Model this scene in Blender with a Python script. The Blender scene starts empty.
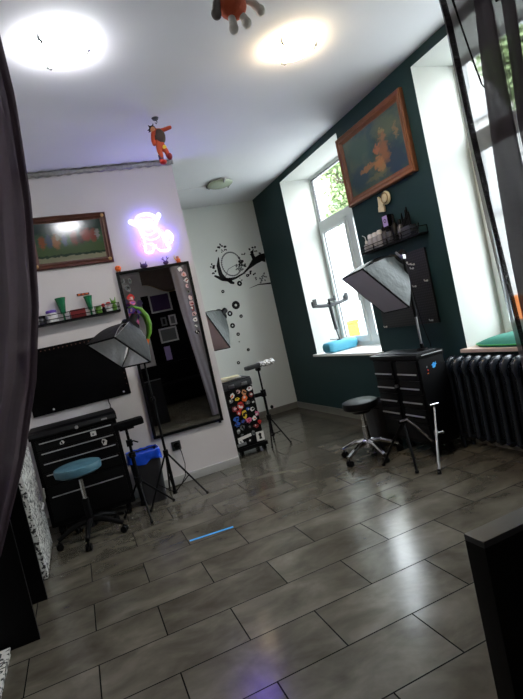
import bpy, bmesh, math, random
from mathutils import Vector, Matrix, Euler
R = math.radians
PI = math.pi
rnd = random.Random(7)
COL = bpy.context.scene.collection

# ------------------------------------------------------------------ materials
def new_mat(name):
    m = bpy.data.materials.new(name); m.use_nodes = True
    nt = m.node_tree; nt.nodes.clear()
    out = nt.nodes.new('ShaderNodeOutputMaterial')
    return m, nt, out

def mat(name, col, rough=.5, metal=0., var=.12, scale=12., bump=0., bscale=60., sheen=0., spec=.5, coat=0.):
    m, nt, out = new_mat(name)
    b = nt.nodes.new('ShaderNodeBsdfPrincipled')
    tc = nt.nodes.new('ShaderNodeTexCoord')
    n = nt.nodes.new('ShaderNodeTexNoise'); n.inputs['Scale'].default_value = scale; n.inputs['Detail'].default_value = 3
    nt.links.new(tc.outputs['Object'], n.inputs['Vector'])
    mx = nt.nodes.new('ShaderNodeMix'); mx.data_type = 'RGBA'
    c = Vector(col)
    mx.inputs[6].default_value = (*(c*(1-var)), 1); mx.inputs[7].default_value = (*[min(1, v) for v in c*(1+var)], 1)
    nt.links.new(n.outputs['Fac'], mx.inputs[0]); nt.links.new(mx.outputs[2], b.inputs['Base Color'])
    b.inputs['Roughness'].default_value = rough; b.inputs['Metallic'].default_value = metal
    b.inputs['Specular IOR Level'].default_value = spec
    if sheen: b.inputs['Sheen Weight'].default_value = sheen
    if coat: b.inputs['Coat Weight'].default_value = coat
    if bump:
        n2 = nt.nodes.new('ShaderNodeTexNoise'); n2.inputs['Scale'].default_value = bscale
        nt.links.new(tc.outputs['Object'], n2.inputs['Vector'])
        bp = nt.nodes.new('ShaderNodeBump'); bp.inputs['Strength'].default_value = bump; bp.inputs['Distance'].default_value = .01
        nt.links.new(n2.outputs['Fac'], bp.inputs['Height']); nt.links.new(bp.outputs['Normal'], b.inputs['Normal'])
    nt.links.new(b.outputs[0], out.inputs[0])
    return m

def emit(name, col, s):
    m, nt, out = new_mat(name)
    e = nt.nodes.new('ShaderNodeEmission'); e.inputs[0].default_value = (*col, 1); e.inputs[1].default_value = s
    nt.links.new(e.outputs[0], out.inputs[0]); return m

def glass_mat(name, tint=(1, 1, 1), gloss=.06):
    m, nt, out = new_mat(name)
    t = nt.nodes.new('ShaderNodeBsdfTransparent'); t.inputs[0].default_value = (*tint, 1)
    g = nt.nodes.new('ShaderNodeBsdfGlossy'); g.inputs['Roughness'].default_value = .03
    fr = nt.nodes.new('ShaderNodeMixShader'); fr.inputs[0].default_value = gloss
    nt.links.new(t.outputs[0], fr.inputs[1]); nt.links.new(g.outputs[0], fr.inputs[2])
    nt.links.new(fr.outputs[0], out.inputs[0]); return m

def sheer_mat(name, col, opacity, trl=.4):
    m, nt, out = new_mat(name)
    t = nt.nodes.new('ShaderNodeBsdfTransparent')
    d = nt.nodes.new('ShaderNodeBsdfDiffuse'); d.inputs[0].default_value = (*col, 1)
    tl = nt.nodes.new('ShaderNodeBsdfTranslucent'); tl.inputs[0].default_value = (*col, 1)
    a = nt.nodes.new('ShaderNodeMixShader'); a.inputs[0].default_value = trl
    nt.links.new(d.outputs[0], a.inputs[1]); nt.links.new(tl.outputs[0], a.inputs[2])
    tc = nt.nodes.new('ShaderNodeTexCoord')
    n = nt.nodes.new('ShaderNodeTexNoise'); n.inputs['Scale'].default_value = 6
    mp = nt.nodes.new('ShaderNodeMapping'); mp.inputs['Scale'].default_value = (1, 1, 12)
    nt.links.new(tc.outputs['Object'], mp.inputs[0]); nt.links.new(mp.outputs[0], n.inputs['Vector'])
    mr = nt.nodes.new('ShaderNodeMapRange'); mr.inputs[3].default_value = opacity-.06; mr.inputs[4].default_value = min(1, opacity+.06)
    nt.links.new(n.outputs['Fac'], mr.inputs[0])
    b = nt.nodes.new('ShaderNodeMixShader'); nt.links.new(mr.outputs[0], b.inputs[0])
    nt.links.new(t.outputs[0], b.inputs[1]); nt.links.new(a.outputs[0], b.inputs[2])
    nt.links.new(b.outputs[0], out.inputs[0]); return m

def blob_mat(name, base, base2, nscale, blobs, ax=(0, 2), rough=.45, distort=.08, dscale=7., flip=False):
    """painted picture: noise ground with soft coloured strokes (cx, cy, rx, ry, colour, softness)"""
    m, nt, out = new_mat(name); L = nt.links
    b = nt.nodes.new('ShaderNodeBsdfPrincipled'); b.inputs['Roughness'].default_value = rough
    tc = nt.nodes.new('ShaderNodeTexCoord'); sp = nt.nodes.new('ShaderNodeSeparateXYZ')
    L.new(tc.outputs['Generated'], sp.inputs[0])
    def M(op, a, c=None, d=None):
        n = nt.nodes.new('ShaderNodeMath'); n.operation = op
        for i, v in enumerate((a, c, d)):
            if v is None: continue
            if isinstance(v, (int, float)): n.inputs[i].default_value = v
            else: L.new(v, n.inputs[i])
        return n.outputs[0]
    u, v = sp.outputs[ax[0]], sp.outputs[ax[1]]
    if flip: u = M('SUBTRACT', 1, u)
    n1 = nt.nodes.new('ShaderNodeTexNoise'); n1.inputs['Scale'].default_value = nscale; n1.inputs['Detail'].default_value = 6
    L.new(tc.outputs['Generated'], n1.inputs['Vector'])
    n2 = nt.nodes.new('ShaderNodeTexNoise'); n2.inputs['Scale'].default_value = dscale; n2.inputs['Detail'].default_value = 4
    L.new(tc.outputs['Generated'], n2.inputs['Vector'])
    s2 = nt.nodes.new('ShaderNodeSeparateColor'); L.new(n2.outputs['Color'], s2.inputs[0])
    u = M('ADD', u, M('MULTIPLY', M('SUBTRACT', s2.outputs[0], .5), distort*2))
    v = M('ADD', v, M('MULTIPLY', M('SUBTRACT', s2.outputs[1], .5), distort*2))
    mx = nt.nodes.new('ShaderNodeMix'); mx.data_type = 'RGBA'
    mr = nt.nodes.new('ShaderNodeMapRange'); mr.inputs[1].default_value = .38; mr.inputs[2].default_value = .62
    L.new(n1.outputs['Fac'], mr.inputs[0]); L.new(mr.outputs[0], mx.inputs[0])
    mx.inputs[6].default_value = (*base, 1); mx.inputs[7].default_value = (*base2, 1)
    cur = mx.outputs[2]
    for cx, cy, rx, ry, col, soft in blobs:
        dx = M('DIVIDE', M('SUBTRACT', u, cx), rx); dy = M('DIVIDE', M('SUBTRACT', v, cy), ry)
        d = M('ADD', M('MULTIPLY', dx, dx), M('MULTIPLY', dy, dy))
        r = nt.nodes.new('ShaderNodeMapRange'); r.inputs[1].default_value = 1+soft; r.inputs[2].default_value = max(0, 1-soft)
        L.new(d, r.inputs[0])
        k = nt.nodes.new('ShaderNodeMix'); k.data_type = 'RGBA'; L.new(r.outputs[0], k.inputs[0]); L.new(cur, k.inputs[6]); k.inputs[7].default_value = (*[c_*.75+b_*.25 for c_, b_ in zip(col, base)], 1)
        cur = k.outputs[2]
    L.new(cur, b.inputs['Base Color']); L.new(b.outputs[0], out.inputs[0]); return m

def floor_mat():
    m, nt, out = new_mat('marbled floor tile'); L = nt.links
    b = nt.nodes.new('ShaderNodeBsdfPrincipled')
    g = nt.nodes.new('ShaderNodeNewGeometry')
    mp = nt.nodes.new('ShaderNodeMapping'); mp.inputs['Location'].default_value = (-.1085+.6165*20, -2.037+.2965*30, 0)
    L.new(g.outputs['Position'], mp.inputs[0])
    br = nt.nodes.new('ShaderNodeTexBrick'); br.offset = .5; br.offset_frequency = 2; br.squash = 1
    br.inputs['Scale'].default_value = 1; br.inputs['Brick Width'].default_value = .6165; br.inputs['Row Height'].default_value = .2965
    br.inputs['Mortar Size'].default_value = .0032; br.inputs['Mortar Smooth'].default_value = .05
    br.inputs['Color1'].default_value = (0, 0, 0, 1); br.inputs['Color2'].default_value = (1, 1, 1, 1)
    L.new(mp.outputs[0], br.inputs[0])
    # marbling: stretched, warped noise, shifted per tile
    add = nt.nodes.new('ShaderNodeVectorMath'); add.operation = 'MULTIPLY_ADD'
    L.new(br.outputs['Color'], add.inputs[0]); add.inputs[1].default_value = (5, 9, 3); L.new(g.outputs['Position'], add.inputs[2])
    n = nt.nodes.new('ShaderNodeTexNoise'); n.inputs['Scale'].default_value = 3.2; n.inputs['Detail'].default_value = 5; n.inputs['Roughness'].default_value = .58; n.inputs['Distortion'].default_value = .35
    mp2 = nt.nodes.new('ShaderNodeMapping'); mp2.inputs['Scale'].default_value = (1, 1.5, 1); mp2.inputs['Rotation'].default_value = (0, 0, .5)
    L.new(add.outputs[0], mp2.inputs[0]); L.new(mp2.outputs[0], n.inputs['Vector'])
    cr = nt.nodes.new('ShaderNodeValToRGB'); e = cr.color_ramp.elements
    e[0].position = .3; e[0].color = (.052, .046, .034, 1)
    e[1].position = .75; e[1].color = (.150, .138, .110, 1)
    k = e.new(.46); k.color = (.080, .072, .055, 1)
    k = e.new(.56); k.color = (.100, .091, .071, 1)
    L.new(n.outputs['Fac'], cr.inputs[0])
    mx = nt.nodes.new('ShaderNodeMix'); mx.data_type = 'RGBA'; L.new(br.outputs['Fac'], mx.inputs[0]); L.new(cr.outputs[0], mx.inputs[6]); mx.inputs[7].default_value = (.003, .003, .003, 1)
    L.new(mx.outputs[2], b.inputs['Base Color'])
    r = nt.nodes.new('ShaderNodeMapRange'); r.inputs[3].default_value = .12; r.inputs[4].default_value = .24; L.new(n.outputs['Fac'], r.inputs[0])
    ra = nt.nodes.new('ShaderNodeMath'); ra.operation = 'MAXIMUM'; L.new(r.outputs[0], ra.inputs[0]); L.new(br.outputs['Fac'], ra.inputs[1]); L.new(ra.outputs[0], b.inputs['Roughness'])
    sp = nt.nodes.new('ShaderNodeMapRange'); sp.inputs[3].default_value = .5; sp.inputs[4].default_value = .05; L.new(br.outputs['Fac'], sp.inputs[0]); L.new(sp.outputs[0], b.inputs['Specular IOR Level'])
    bp = nt.nodes.new('ShaderNodeBump'); bp.inputs['Strength'].default_value = .25; bp.inputs['Distance'].default_value = .003; bp.invert = True
    ad = nt.nodes.new('ShaderNodeMath'); ad.operation = 'MULTIPLY_ADD'; L.new(n.outputs['Fac'], ad.inputs[0]); ad.inputs[1].default_value = -.25; L.new(br.outputs['Fac'], ad.inputs[2])
    L.new(ad.outputs[0], bp.inputs['Height']); L.new(bp.outputs[0], b.inputs['Normal'])
    L.new(b.outputs[0], out.inputs[0]); return m

def newsprint_mat():
    m, nt, out = new_mat('newsprint paper'); L = nt.links
    b = nt.nodes.new('ShaderNodeBsdfPrincipled'); b.inputs['Roughness'].default_value = .6
    tc = nt.nodes.new('ShaderNodeTexCoord')
    v = nt.nodes.new('ShaderNodeTexVoronoi'); v.inputs['Scale'].default_value = 9; v.feature = 'F1'; v.distance = 'CHEBYCHEV'
    L.new(tc.outputs['Object'], v.inputs['Vector'])
    mp = nt.nodes.new('ShaderNodeVectorMath'); mp.operation = 'MULTIPLY_ADD'; L.new(v.outputs['Color'], mp.inputs[0]); mp.inputs[1].default_value = (3, 3, 3); L.new(tc.outputs['Object'], mp.inputs[2])
    n = nt.nodes.new('ShaderNodeTexNoise'); n.inputs['Scale'].default_value = 42; n.inputs['Detail'].default_value = 3; L.new(mp.outputs[0], n.inputs['Vector'])
    cr = nt.nodes.new('ShaderNodeValToRGB'); cr.color_ramp.elements[0].position = .45; cr.color_ramp.elements[0].color = (.02, .02, .02, 1)
    cr.color_ramp.elements[1].position = .5; cr.color_ramp.elements[1].color = (.6, .6, .57, 1)
    L.new(n.outputs['Fac'], cr.inputs[0]); L.new(cr.outputs[0], b.inputs['Base Color']); L.new(b.outputs[0], out.inputs[0]); return m

M = {}
M['floor'] = floor_mat()
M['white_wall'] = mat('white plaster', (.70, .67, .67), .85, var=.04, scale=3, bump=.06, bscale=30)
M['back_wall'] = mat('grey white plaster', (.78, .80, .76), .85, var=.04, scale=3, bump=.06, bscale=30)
M['ceiling'] = mat('ceiling plaster', (.86, .86, .88), .9, var=.03, scale=2)
M['green_wall'] = mat('dark green wall paint', (.010, .037, .040), .6, var=.08, scale=4, bump=.05, bscale=40, spec=.3)
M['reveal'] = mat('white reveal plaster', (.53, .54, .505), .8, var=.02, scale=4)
M['dark_wall'] = mat('charcoal wall paint', (.004, .004, .005), .8, spec=.1)
M['base_white'] = mat('grey white skirting', (.42, .42, .41), .4, var=.08)
M['base_grey'] = mat('grey skirting tile', (.20, .19, .165), .35, var=.2)
M['pvc'] = mat('white window plastic', (.62, .66, .66), .35, var=.03)
M['seal'] = mat('dark window seal', (.06, .06, .065), .6)
M['glass'] = glass_mat('window glass', (.97, .99, .99), .05)
M['sill'] = mat('white sill', (.85, .85, .82), .35, var=.03)
M['sill_edge'] = mat('pinkish sill', (.62, .48, .42), .4, var=.08)
M['trim_foil'] = mat('grey foil trim', (.33, .33, .32), .35, metal=.5, var=.5, scale=40, bump=.6, bscale=80)
M['black'] = mat('black lacquer', (.0016, .0016, .0020), .45, var=.2, spec=.15)
M['black_metal'] = mat('black powder coat', (.0018, .0018, .0022), .5, var=.2, bump=.05, bscale=200, spec=.12)
M['black_gloss'] = mat('black gloss metal', (.0020, .0020, .0024), .42, var=.1, spec=.2)
M['black_plastic'] = mat('black plastic', (.0020, .0020, .0024), .5, var=.2, spec=.12)
M['black_fabric'] = mat('black fabric', (.0022, .0022, .0026), .9, var=.2, bump=.2, bscale=200, spec=.08)
M['grey_plastic'] = mat('dark grey plastic', (.024, .026, .030), .45, var=.2)
M['chrome'] = mat('chrome', (.75, .75, .76), .12, metal=1, var=.03)
M['dull_chrome'] = mat('brushed steel', (.30, .30, .30), .32, metal=1, var=.1)
M['pull'] = mat('aluminium pull', (.55, .56, .57), .3, metal=.6, var=.05)
M['mirror'] = mat('mirror silvering', (.80, .82, .83), .012, metal=1, var=0.01)
M['silver_fabric'] = mat('silver reflector cloth', (.80, .82, .83), .45, metal=.2, var=.2, scale=18, bump=.5, bscale=22)
M['dark_silver'] = mat('dark silver satin', (.032, .039, .038), .42, metal=.2, var=.6, scale=14, bump=.7, bscale=16)
M['soft_black'] = mat('softbox black cloth', (.004, .0045, .006), .5, var=.4, scale=10, bump=.35, bscale=20, spec=.3)
M['diffuser'] = mat('grey diffuser cloth', (.46, .43, .48), .75, var=.05)
M['pink_diff'] = sheer_mat('pinkish diffuser cloth', (.95, .72, .72), .95)
M['blue_seat'] = mat('pale blue vinyl', (.060, .15, .20), .4, var=.06, bump=.05)
M['blue_bag'] = mat('blue bin bag', (.005, .07, .62), .3, var=.2, bump=.4, bscale=20)
M['bin_grey'] = mat('dark bin plastic', (.022, .022, .026), .4, var=.15)
M['cushion_blue'] = mat('light blue cushion cloth', (.07, .34, .48), .6, var=.08, bump=.1)
M['cushion_green'] = mat('sea green cushion cloth', (.010, .15, .105), .7, var=.1, bump=.1)
M['radiator'] = mat('dark cast iron paint', (.012, .016, .023), .26, var=.2, bump=.1, bscale=50)
M['wood_dark'] = mat('dark red wood', (.085, .028, .016), .35, var=.35, scale=14, bump=.2)
M['wood_orange'] = mat('orange brown wood', (.19, .070, .028), .4, var=.3, scale=12, bump=.2)
M['gilt'] = mat('worn gilt', (.35, .22, .09), .4, metal=.4, var=.3)
M['cream'] = mat('cream ceramic', (.72, .64, .42), .4, var=.25, scale=20)
M['white'] = mat('white plastic', (.68, .68, .67), .4, var=.05)
M['paper'] = mat('white paper', (.72, .71, .68), .7, var=.05)
M['red'] = mat('red plastic', (.52, .02, .015), .4, var=.1)
M['dark_red'] = mat('dark red plastic', (.20, .012, .012), .4, var=.15)
M['orange'] = mat('orange plastic', (.75, .14, .02), .4, var=.1)
M['suit'] = mat('red orange cloth', (.42, .05, .012), .6, var=.3)
M['bin_orange'] = mat('amber plastic', (.50, .13, .008), .5, var=.05)
M['tan'] = mat('tan rubber', (.55, .25, .11), .5, var=.1)
M['yellow'] = mat('yellow plastic', (.75, .55, .03), .4, var=.1)
M['green'] = mat('green plastic', (.02, .30, .05), .35, var=.2)
M['lime'] = mat('lime green plastic', (.10, .27, .02), .4, var=.2)
M['dark_green'] = mat('bottle green glass', (.01, .16, .06), .15, var=.3)
M['purple'] = mat('purple plastic', (.13, .06, .40), .4, var=.1)
M['dark_purple'] = mat('dark purple rubber', (.05, .02, .09), .4, var=.1)
M['lilac'] = mat('lilac label', (.42, .32, .66), .5, var=.05)
M['pink'] = mat('pink plastic', (.62, .14, .28), .5, var=.15)
M['pale_pink'] = mat('pale pink paper', (.66, .44, .44), .6, var=.2)
M['blue'] = mat('blue plastic', (.02, .10, .45), .4, var=.1)
M['sky_blue'] = mat('sky blue vinyl', (.04, .30, .62), .4, var=.05)
M['navy'] = mat('navy cloth', (.02, .03, .12), .6, var=.2)
M['clear'] = mat('cloudy clear plastic', (.36, .36, .38), .15, var=.3, scale=30)
M['clear_dark'] = mat('smoky clear plastic', (.07, .07, .08), .12, var=.3, scale=30)
M['plush'] = mat('grey beige plush', (.85, .82, .75), .95, var=.1, bump=.3, bscale=120, sheen=.3)
M['plush_dark'] = mat('dark grey plush', (.18, .17, .16), .95, var=.15, bump=.3, bscale=120)
M['plush_red'] = mat('orange red plush', (.70, .13, .05), .95, var=.15, bump=.3, bscale=120, sheen=.2)
M['decal'] = mat('black wall decal', (.005, .005, .006), .6, var=.1, spec=.2)
M['decal_grey'] = mat('grey wall decal', (.14, .15, .15), .6, var=.1)
M['newsprint'] = newsprint_mat()
M['brown'] = mat('dark brown cloth', (.045, .026, .020), .7, var=.2)
M['curtain'] = sheer_mat('plum grey curtain voile', (.086, .067, .082), .965)
M['curtain_sheer'] = sheer_mat('dark sheer voile', (.20, .18, .20), .77, .10)
M['curtain_fold'] = sheer_mat('gathered dark voile', (.13, .11, .13), .975, .06)
M['curtain_hem'] = sheer_mat('hemmed dark voile', (.015, .012, .016), .97)
M['lamp_white'] = emit('cool lamp glow', (.95, .96, 1.), 20)
M['lamp_warm'] = emit('warm lamp glow', (1., .78, .50), 21)
M['lamp_fill'] = emit('added fill lamp glow', (1., .93, .85), 9)  # glow for the added fill lamp behind the camera
M['lamp_off'] = mat('opal lamp glass', (.50, .56, .42), .25, var=.05)
M['neon_white'] = emit('white neon', (.60, .70, 1.), .95)
M['neon_blue'] = emit('blue neon', (.12, .06, 1.), 17)
M['neon_pink'] = emit('pink neon', (1., .08, .50), 3)
M['neon_yellow'] = emit('amber neon', (1., .40, .08), 1.5)
M['blue_reflection'] = mat('painted blue reflection', (.06, .42, 1.), .3, var=.1)  # flat colour standing in for a blue reflection on the floor
M['facade'] = mat('pale facade render', (.50, .50, .49), .9, var=.04)
M['facade_line'] = mat('grey facade trim', (.40, .41, .42), .8)
M['facade_glass'] = mat('facade window panes', (.22, .26, .29), .2)
M['asphalt'] = mat('pale paving', (.42, .42, .41), .9, var=.1)
M['leaf'] = mat('tree leaf green', (.17, .24, .10), .6, var=.5, scale=.8)
M['bark'] = mat('tree bark', (.10, .08, .06), .9, var=.3)
M['bird_blue'] = mat('blue bird sticker', (.05, .33, .75), .4, var=.05)

# ------------------------------------------------------------------ mesh builder
class MB:
    def __init__(s): s.b = bmesh.new()
    def _mx(s, geom, mx):
        bmesh.ops.transform(s.b, matrix=mx, verts=[v for v in geom if isinstance(v, bmesh.types.BMVert)])
    def box(s, c, d, rot=None, bev=0.):
        tmp = bmesh.new(); bmesh.ops.create_cube(tmp, size=1)
        bmesh.ops.scale(tmp, vec=Vector(d), verts=tmp.verts)
        if bev: bmesh.ops.bevel(tmp, geom=list(tmp.edges), offset=bev, segments=2, profile=.7, affect='EDGES')
        mx = Matrix.Translation(Vector(c))
        if rot is not None: mx = mx @ (rot if isinstance(rot, Matrix) else Euler(rot).to_matrix()).to_4x4()
        bmesh.ops.transform(tmp, matrix=mx, verts=tmp.verts)
        s.merge(tmp); return s
    def bx(s, x0, x1, y0, y1, z0, z1, bev=0.):
        return s.box(((x0+x1)/2, (y0+y1)/2, (z0+z1)/2), (abs(x1-x0), abs(y1-y0), abs(z1-z0)), None, bev)
    def merge(s, tmp):
        me = bpy.data.meshes.new('t'); tmp.to_mesh(me); tmp.free(); s.b.from_mesh(me); bpy.data.meshes.remove(me)
    def cyl(s, a, b, r0, r1=None, seg=16):
        a = Vector(a); b = Vector(b); r1 = r0 if r1 is None else r1
        tmp = bmesh.new(); d = b-a
        bmesh.ops.create_cone(tmp, cap_ends=True, segments=seg, radius1=r0, radius2=r1, depth=d.length)
        q = Vector((0, 0, 1)).rotation_difference(d.normalized())
        bmesh.ops.transform(tmp, matrix=Matrix.Translation((a+b)/2) @ q.to_matrix().to_4x4(), verts=tmp.verts)
        s.merge(tmp); return s
    def sph(s, c, r, seg=16, rings=10, rot=None):
        tmp = bmesh.new(); bmesh.ops.create_uvsphere(tmp, u_segments=seg, v_segments=rings, radius=1)
        r = (r, r, r) if isinstance(r, (int, float)) else r
        bmesh.ops.scale(tmp, vec=Vector(r), verts=tmp.verts)
        mx = Matrix.Translation(Vector(c))
        if rot: mx = mx @ Euler(rot).to_matrix().to_4x4()
        bmesh.ops.transform(tmp, matrix=mx, verts=tmp.verts); s.merge(tmp); return s
    def lathe(s, prof, c=(0, 0, 0), seg=24, rot=None):
        tmp = bmesh.new(); rings = []
        for r, z in prof:
            if r < 1e-5: rings.append([tmp.verts.new((0, 0, z))])
            else: rings.append([tmp.verts.new((r*math.cos(2*PI*i/seg), r*math.sin(2*PI*i/seg), z)) for i in range(seg)])
        for A, B in zip(rings, rings[1:]):
            for i in range(seg):
                j = (i+1) % seg
                if len(A) == 1 and len(B) == 1: continue
                if len(A) == 1: tmp.faces.new((A[0], B[j], B[i]))
                elif len(B) == 1: tmp.faces.new((A[i], A[j], B[0]))
                else: tmp.faces.new((A[i], A[j], B[j], B[i]))
        mx = Matrix.Translation(Vector(c))
        if rot is not None: mx = mx @ (rot if isinstance(rot, Matrix) else Euler(rot).to_matrix()).to_4x4()
        bmesh.ops.recalc_face_normals(tmp, faces=tmp.faces)
        bmesh.ops.transform(tmp, matrix=mx, verts=tmp.verts); s.merge(tmp); return s
    def tube(s, pts, r, seg=8, taper=None, caps=True):
        pts = [Vector(p) for p in pts]; tmp = bmesh.new(); rings = []
        up = None
        for i, p in enumerate(pts):
            d = (pts[min(i+1, len(pts)-1)]-pts[max(i-1, 0)]).normalized()
            if up is None:
                up = Vector((0, 0, 1)) if abs(d.z) < .9 else Vector((1, 0, 0))
            u = d.cross(up).normalized(); w = u.cross(d).normalized(); up = w
            rr = r if taper is None else r*taper[i]
            rings.append([tmp.verts.new(p+u*rr*math.cos(2*PI*k/seg)+w*rr*math.sin(2*PI*k/seg)) for k in range(seg)])
        for A, B in zip(rings, rings[1:]):
            for i in range(seg):
                j = (i+1) % seg; tmp.faces.new((A[i], A[j], B[j], B[i]))
        if caps:
            tmp.faces.new(rings[0][::-1]); tmp.faces.new(rings[-1])
        bmesh.ops.recalc_face_normals(tmp, faces=tmp.faces)
        s.merge(tmp); return s
    def prism(s, poly, o, ex, ey, t):
        """extrude a 2-D outline; o origin, ex/ey in-plane axes, t thickness along ex x ey"""
        o, ex, ey = Vector(o), Vector(ex), Vector(ey); n = ex.cross(ey).normalized()*t
        tmp = bmesh.new()
        A = [tmp.verts.new(o+ex*x+ey*y) for x, y in poly]; B = [tmp.verts.new(o+ex*x+ey*y+n) for x, y in poly]
        tmp.faces.new(A[::-1]); tmp.faces.new(B)
        for i in range(len(A)):
            j = (i+1) % len(A); tmp.faces.new((A[i], A[j], B[j], B[i]))
        bmesh.ops.recalc_face_normals(tmp, faces=tmp.faces)
        s.merge(tmp); return s
    def grid(s, fn, nu, nv):
        tmp = bmesh.new(); V = [[tmp.verts.new(fn(i/nu, j/nv)) for j in range(nv+1)] for i in range(nu+1)]
        for i in range(nu):
            for j in range(nv): tmp.faces.new((V[i][j], V[i+1][j], V[i+1][j+1], V[i][j+1]))
        s.merge(tmp); return s
    def poly(s, pts):
        s.b.faces.new([s.b.verts.new(Vector(p)) for p in pts]); return s

def smooth(me, ang=40):
    for p in me.polygons: p.use_smooth = True
    try: me.set_sharp_from_angle(angle=R(ang))
    except Exception: pass

def obj(name, mb, material, parent=None, label=None, local=False, mods=None, flat=False):
    me = bpy.data.meshes.new(name)
    b = mb.b
    if parent is not None and not local:
        P = parent; loc = Matrix.Identity(4)
        chain = []
        while P is not None: chain.append(P); P = P.parent
        for c in reversed(chain): loc = loc @ (Matrix.Translation(c.location) @ c.rotation_euler.to_matrix().to_4x4())
        bmesh.ops.transform(b, matrix=loc.inverted(), verts=b.verts)
    elif parent is None and not local:
        pass
    b.to_mesh(me); b.free()
    ms = material if isinstance(material, (list, tuple)) else [material]
    for m_ in ms: me.materials.append(M[m_] if isinstance(m_, str) else m_)
    if not flat: smooth(me)
    o = bpy.data.objects.new(name, me); COL.objects.link(o)
    if parent is not None: o.parent = parent
    if label: o['label'] = label
    if mods:
        for k in mods:
            md = o.modifiers.new(k[0], k[0])
            for a, v in k[1].items(): setattr(md, a, v)
    return o

def thing(name, label, cat, loc=(0, 0, 0), rotz=0., group=None):
    o = bpy.data.objects.new(name, None); COL.objects.link(o)
    o.empty_display_size = .05
    o.location = loc; o.rotation_euler = (0, 0, rotz)
    o['label'] = label; o['category'] = cat
    if group: o['group'] = group
    return o

def single(name, mb, m, label, cat, group=None, origin=None, **kw):
    """a thing that is one mesh, origin at its base"""
    if origin is None:
        xs = [v.co for v in mb.b.verts]
        origin = (sum(c.x for c in xs)/len(xs), sum(c.y for c in xs)/len(xs), min(c.z for c in xs))
    bmesh.ops.translate(mb.b, vec=-Vector(origin), verts=mb.b.verts)
    o = obj(name, mb, m, None, **kw); o.location = origin
    o['label'] = label; o['category'] = cat
    if group: o['group'] = group
    return o

def struct(name, mb, m, parent=None, **kw):
    o = obj(name, mb, m, parent, **kw)
    if parent is None: o['kind'] = 'structure'
    return o

def dup(root, loc, rotz=None, label=None, group=None):
    r = root.copy(); COL.objects.link(r); r.location = loc
    if rotz is not None: r.rotation_euler = (0, 0, rotz)
    if label: r['label'] = label
    if group: r['group'] = group
    for ch in list(root.children):
        c = ch.copy(); COL.objects.link(c); c.parent = r
        for g in ch.children:
            d = g.copy(); COL.objects.link(d); d.parent = c
    return r

# ------------------------------------------------------------------ the room
WR, WM, WB, ZC = 2.77, 4.67, 6.52, 2.98
YF, XL = -2.45, -1.35
struct('floor', MB().bx(XL-.1, WR+.01, YF-.1, WB+.1, -.1, 0), 'floor')
struct('ceiling', MB().bx(XL-.1, WR+.45, YF-.1, WB+.1, ZC, ZC+.1), 'ceiling')
struct('wall_back', MB().bx(XL-.1, WR, WB, WB+.12, 0, ZC), 'back_wall')
struct('wall_partition', MB().bx(XL, 1.252, WM, WM+.13, 0, ZC), 'white_wall')
struct('wall_left', MB().bx(XL-.1, XL, YF, WB, 0, ZC), 'white_wall')
struct('wall_front', MB().bx(XL, WR, YF-.12, YF, 0, ZC), 'white_wall')
struct('trim_1', MB().bx(1.72, WR, YF, YF+.02, 0, 2.46), 'dark_wall')   # dark panelling

# right wall: green face, white reveals in two deep window bays
BAYS = [(4.175, 5.575), (1.645, 3.04)]
ZS, ZT = .735, 2.905
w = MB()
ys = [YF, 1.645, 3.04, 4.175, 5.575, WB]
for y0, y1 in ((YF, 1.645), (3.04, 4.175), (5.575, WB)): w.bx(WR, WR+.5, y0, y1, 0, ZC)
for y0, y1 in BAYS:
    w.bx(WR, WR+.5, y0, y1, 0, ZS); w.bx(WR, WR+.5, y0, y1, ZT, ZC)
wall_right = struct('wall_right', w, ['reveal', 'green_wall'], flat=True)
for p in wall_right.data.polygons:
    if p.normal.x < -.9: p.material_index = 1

# skirtings
struct('baseboard_back', MB().bx(1.252, WR-.014, WB-.014, WB, 0, .085, .003), 'base_grey')
struct('baseboard_right', MB().bx(WR-.014, WR, 1.7, WB, 0, .085, .003), 'base_grey')
struct('baseboard_partition', MB().bx(-.9, 1.252, WM-.014, WM, 0, .075, .003), 'base_white')
# crumpled foil trim where the partition meets the ceiling
t = MB()
def foil(i, j):
    a = i*2.15-.88
    return Vector((a, WM-.012-.012*math.sin(j*PI)-.006*math.sin(a*57+j*3)*math.sin(a*23), ZC-.05+.05*j+.004*math.sin(a*71)))
t.grid(foil, 150, 4)
struct('trim_2', t, 'trim_foil', mods=[('SOLIDIFY', {'thickness': .008})])
# shallow cable duct running to the rear ceiling lamp
struct('trim_3', MB().box((1.62, 5.64, ZC-.006), (.62, .02, .012), (0, 0, -.05)), 'ceiling')

# sills
struct('trim_4', MB().bx(WR-.05, 3.17, 4.15, 5.60, .735, .762, .004), 'sill')
struct('trim_5', MB().bx(WR-.05, 3.17, 1.62, 3.065, .735, .762, .004), 'sill_edge')

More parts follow.
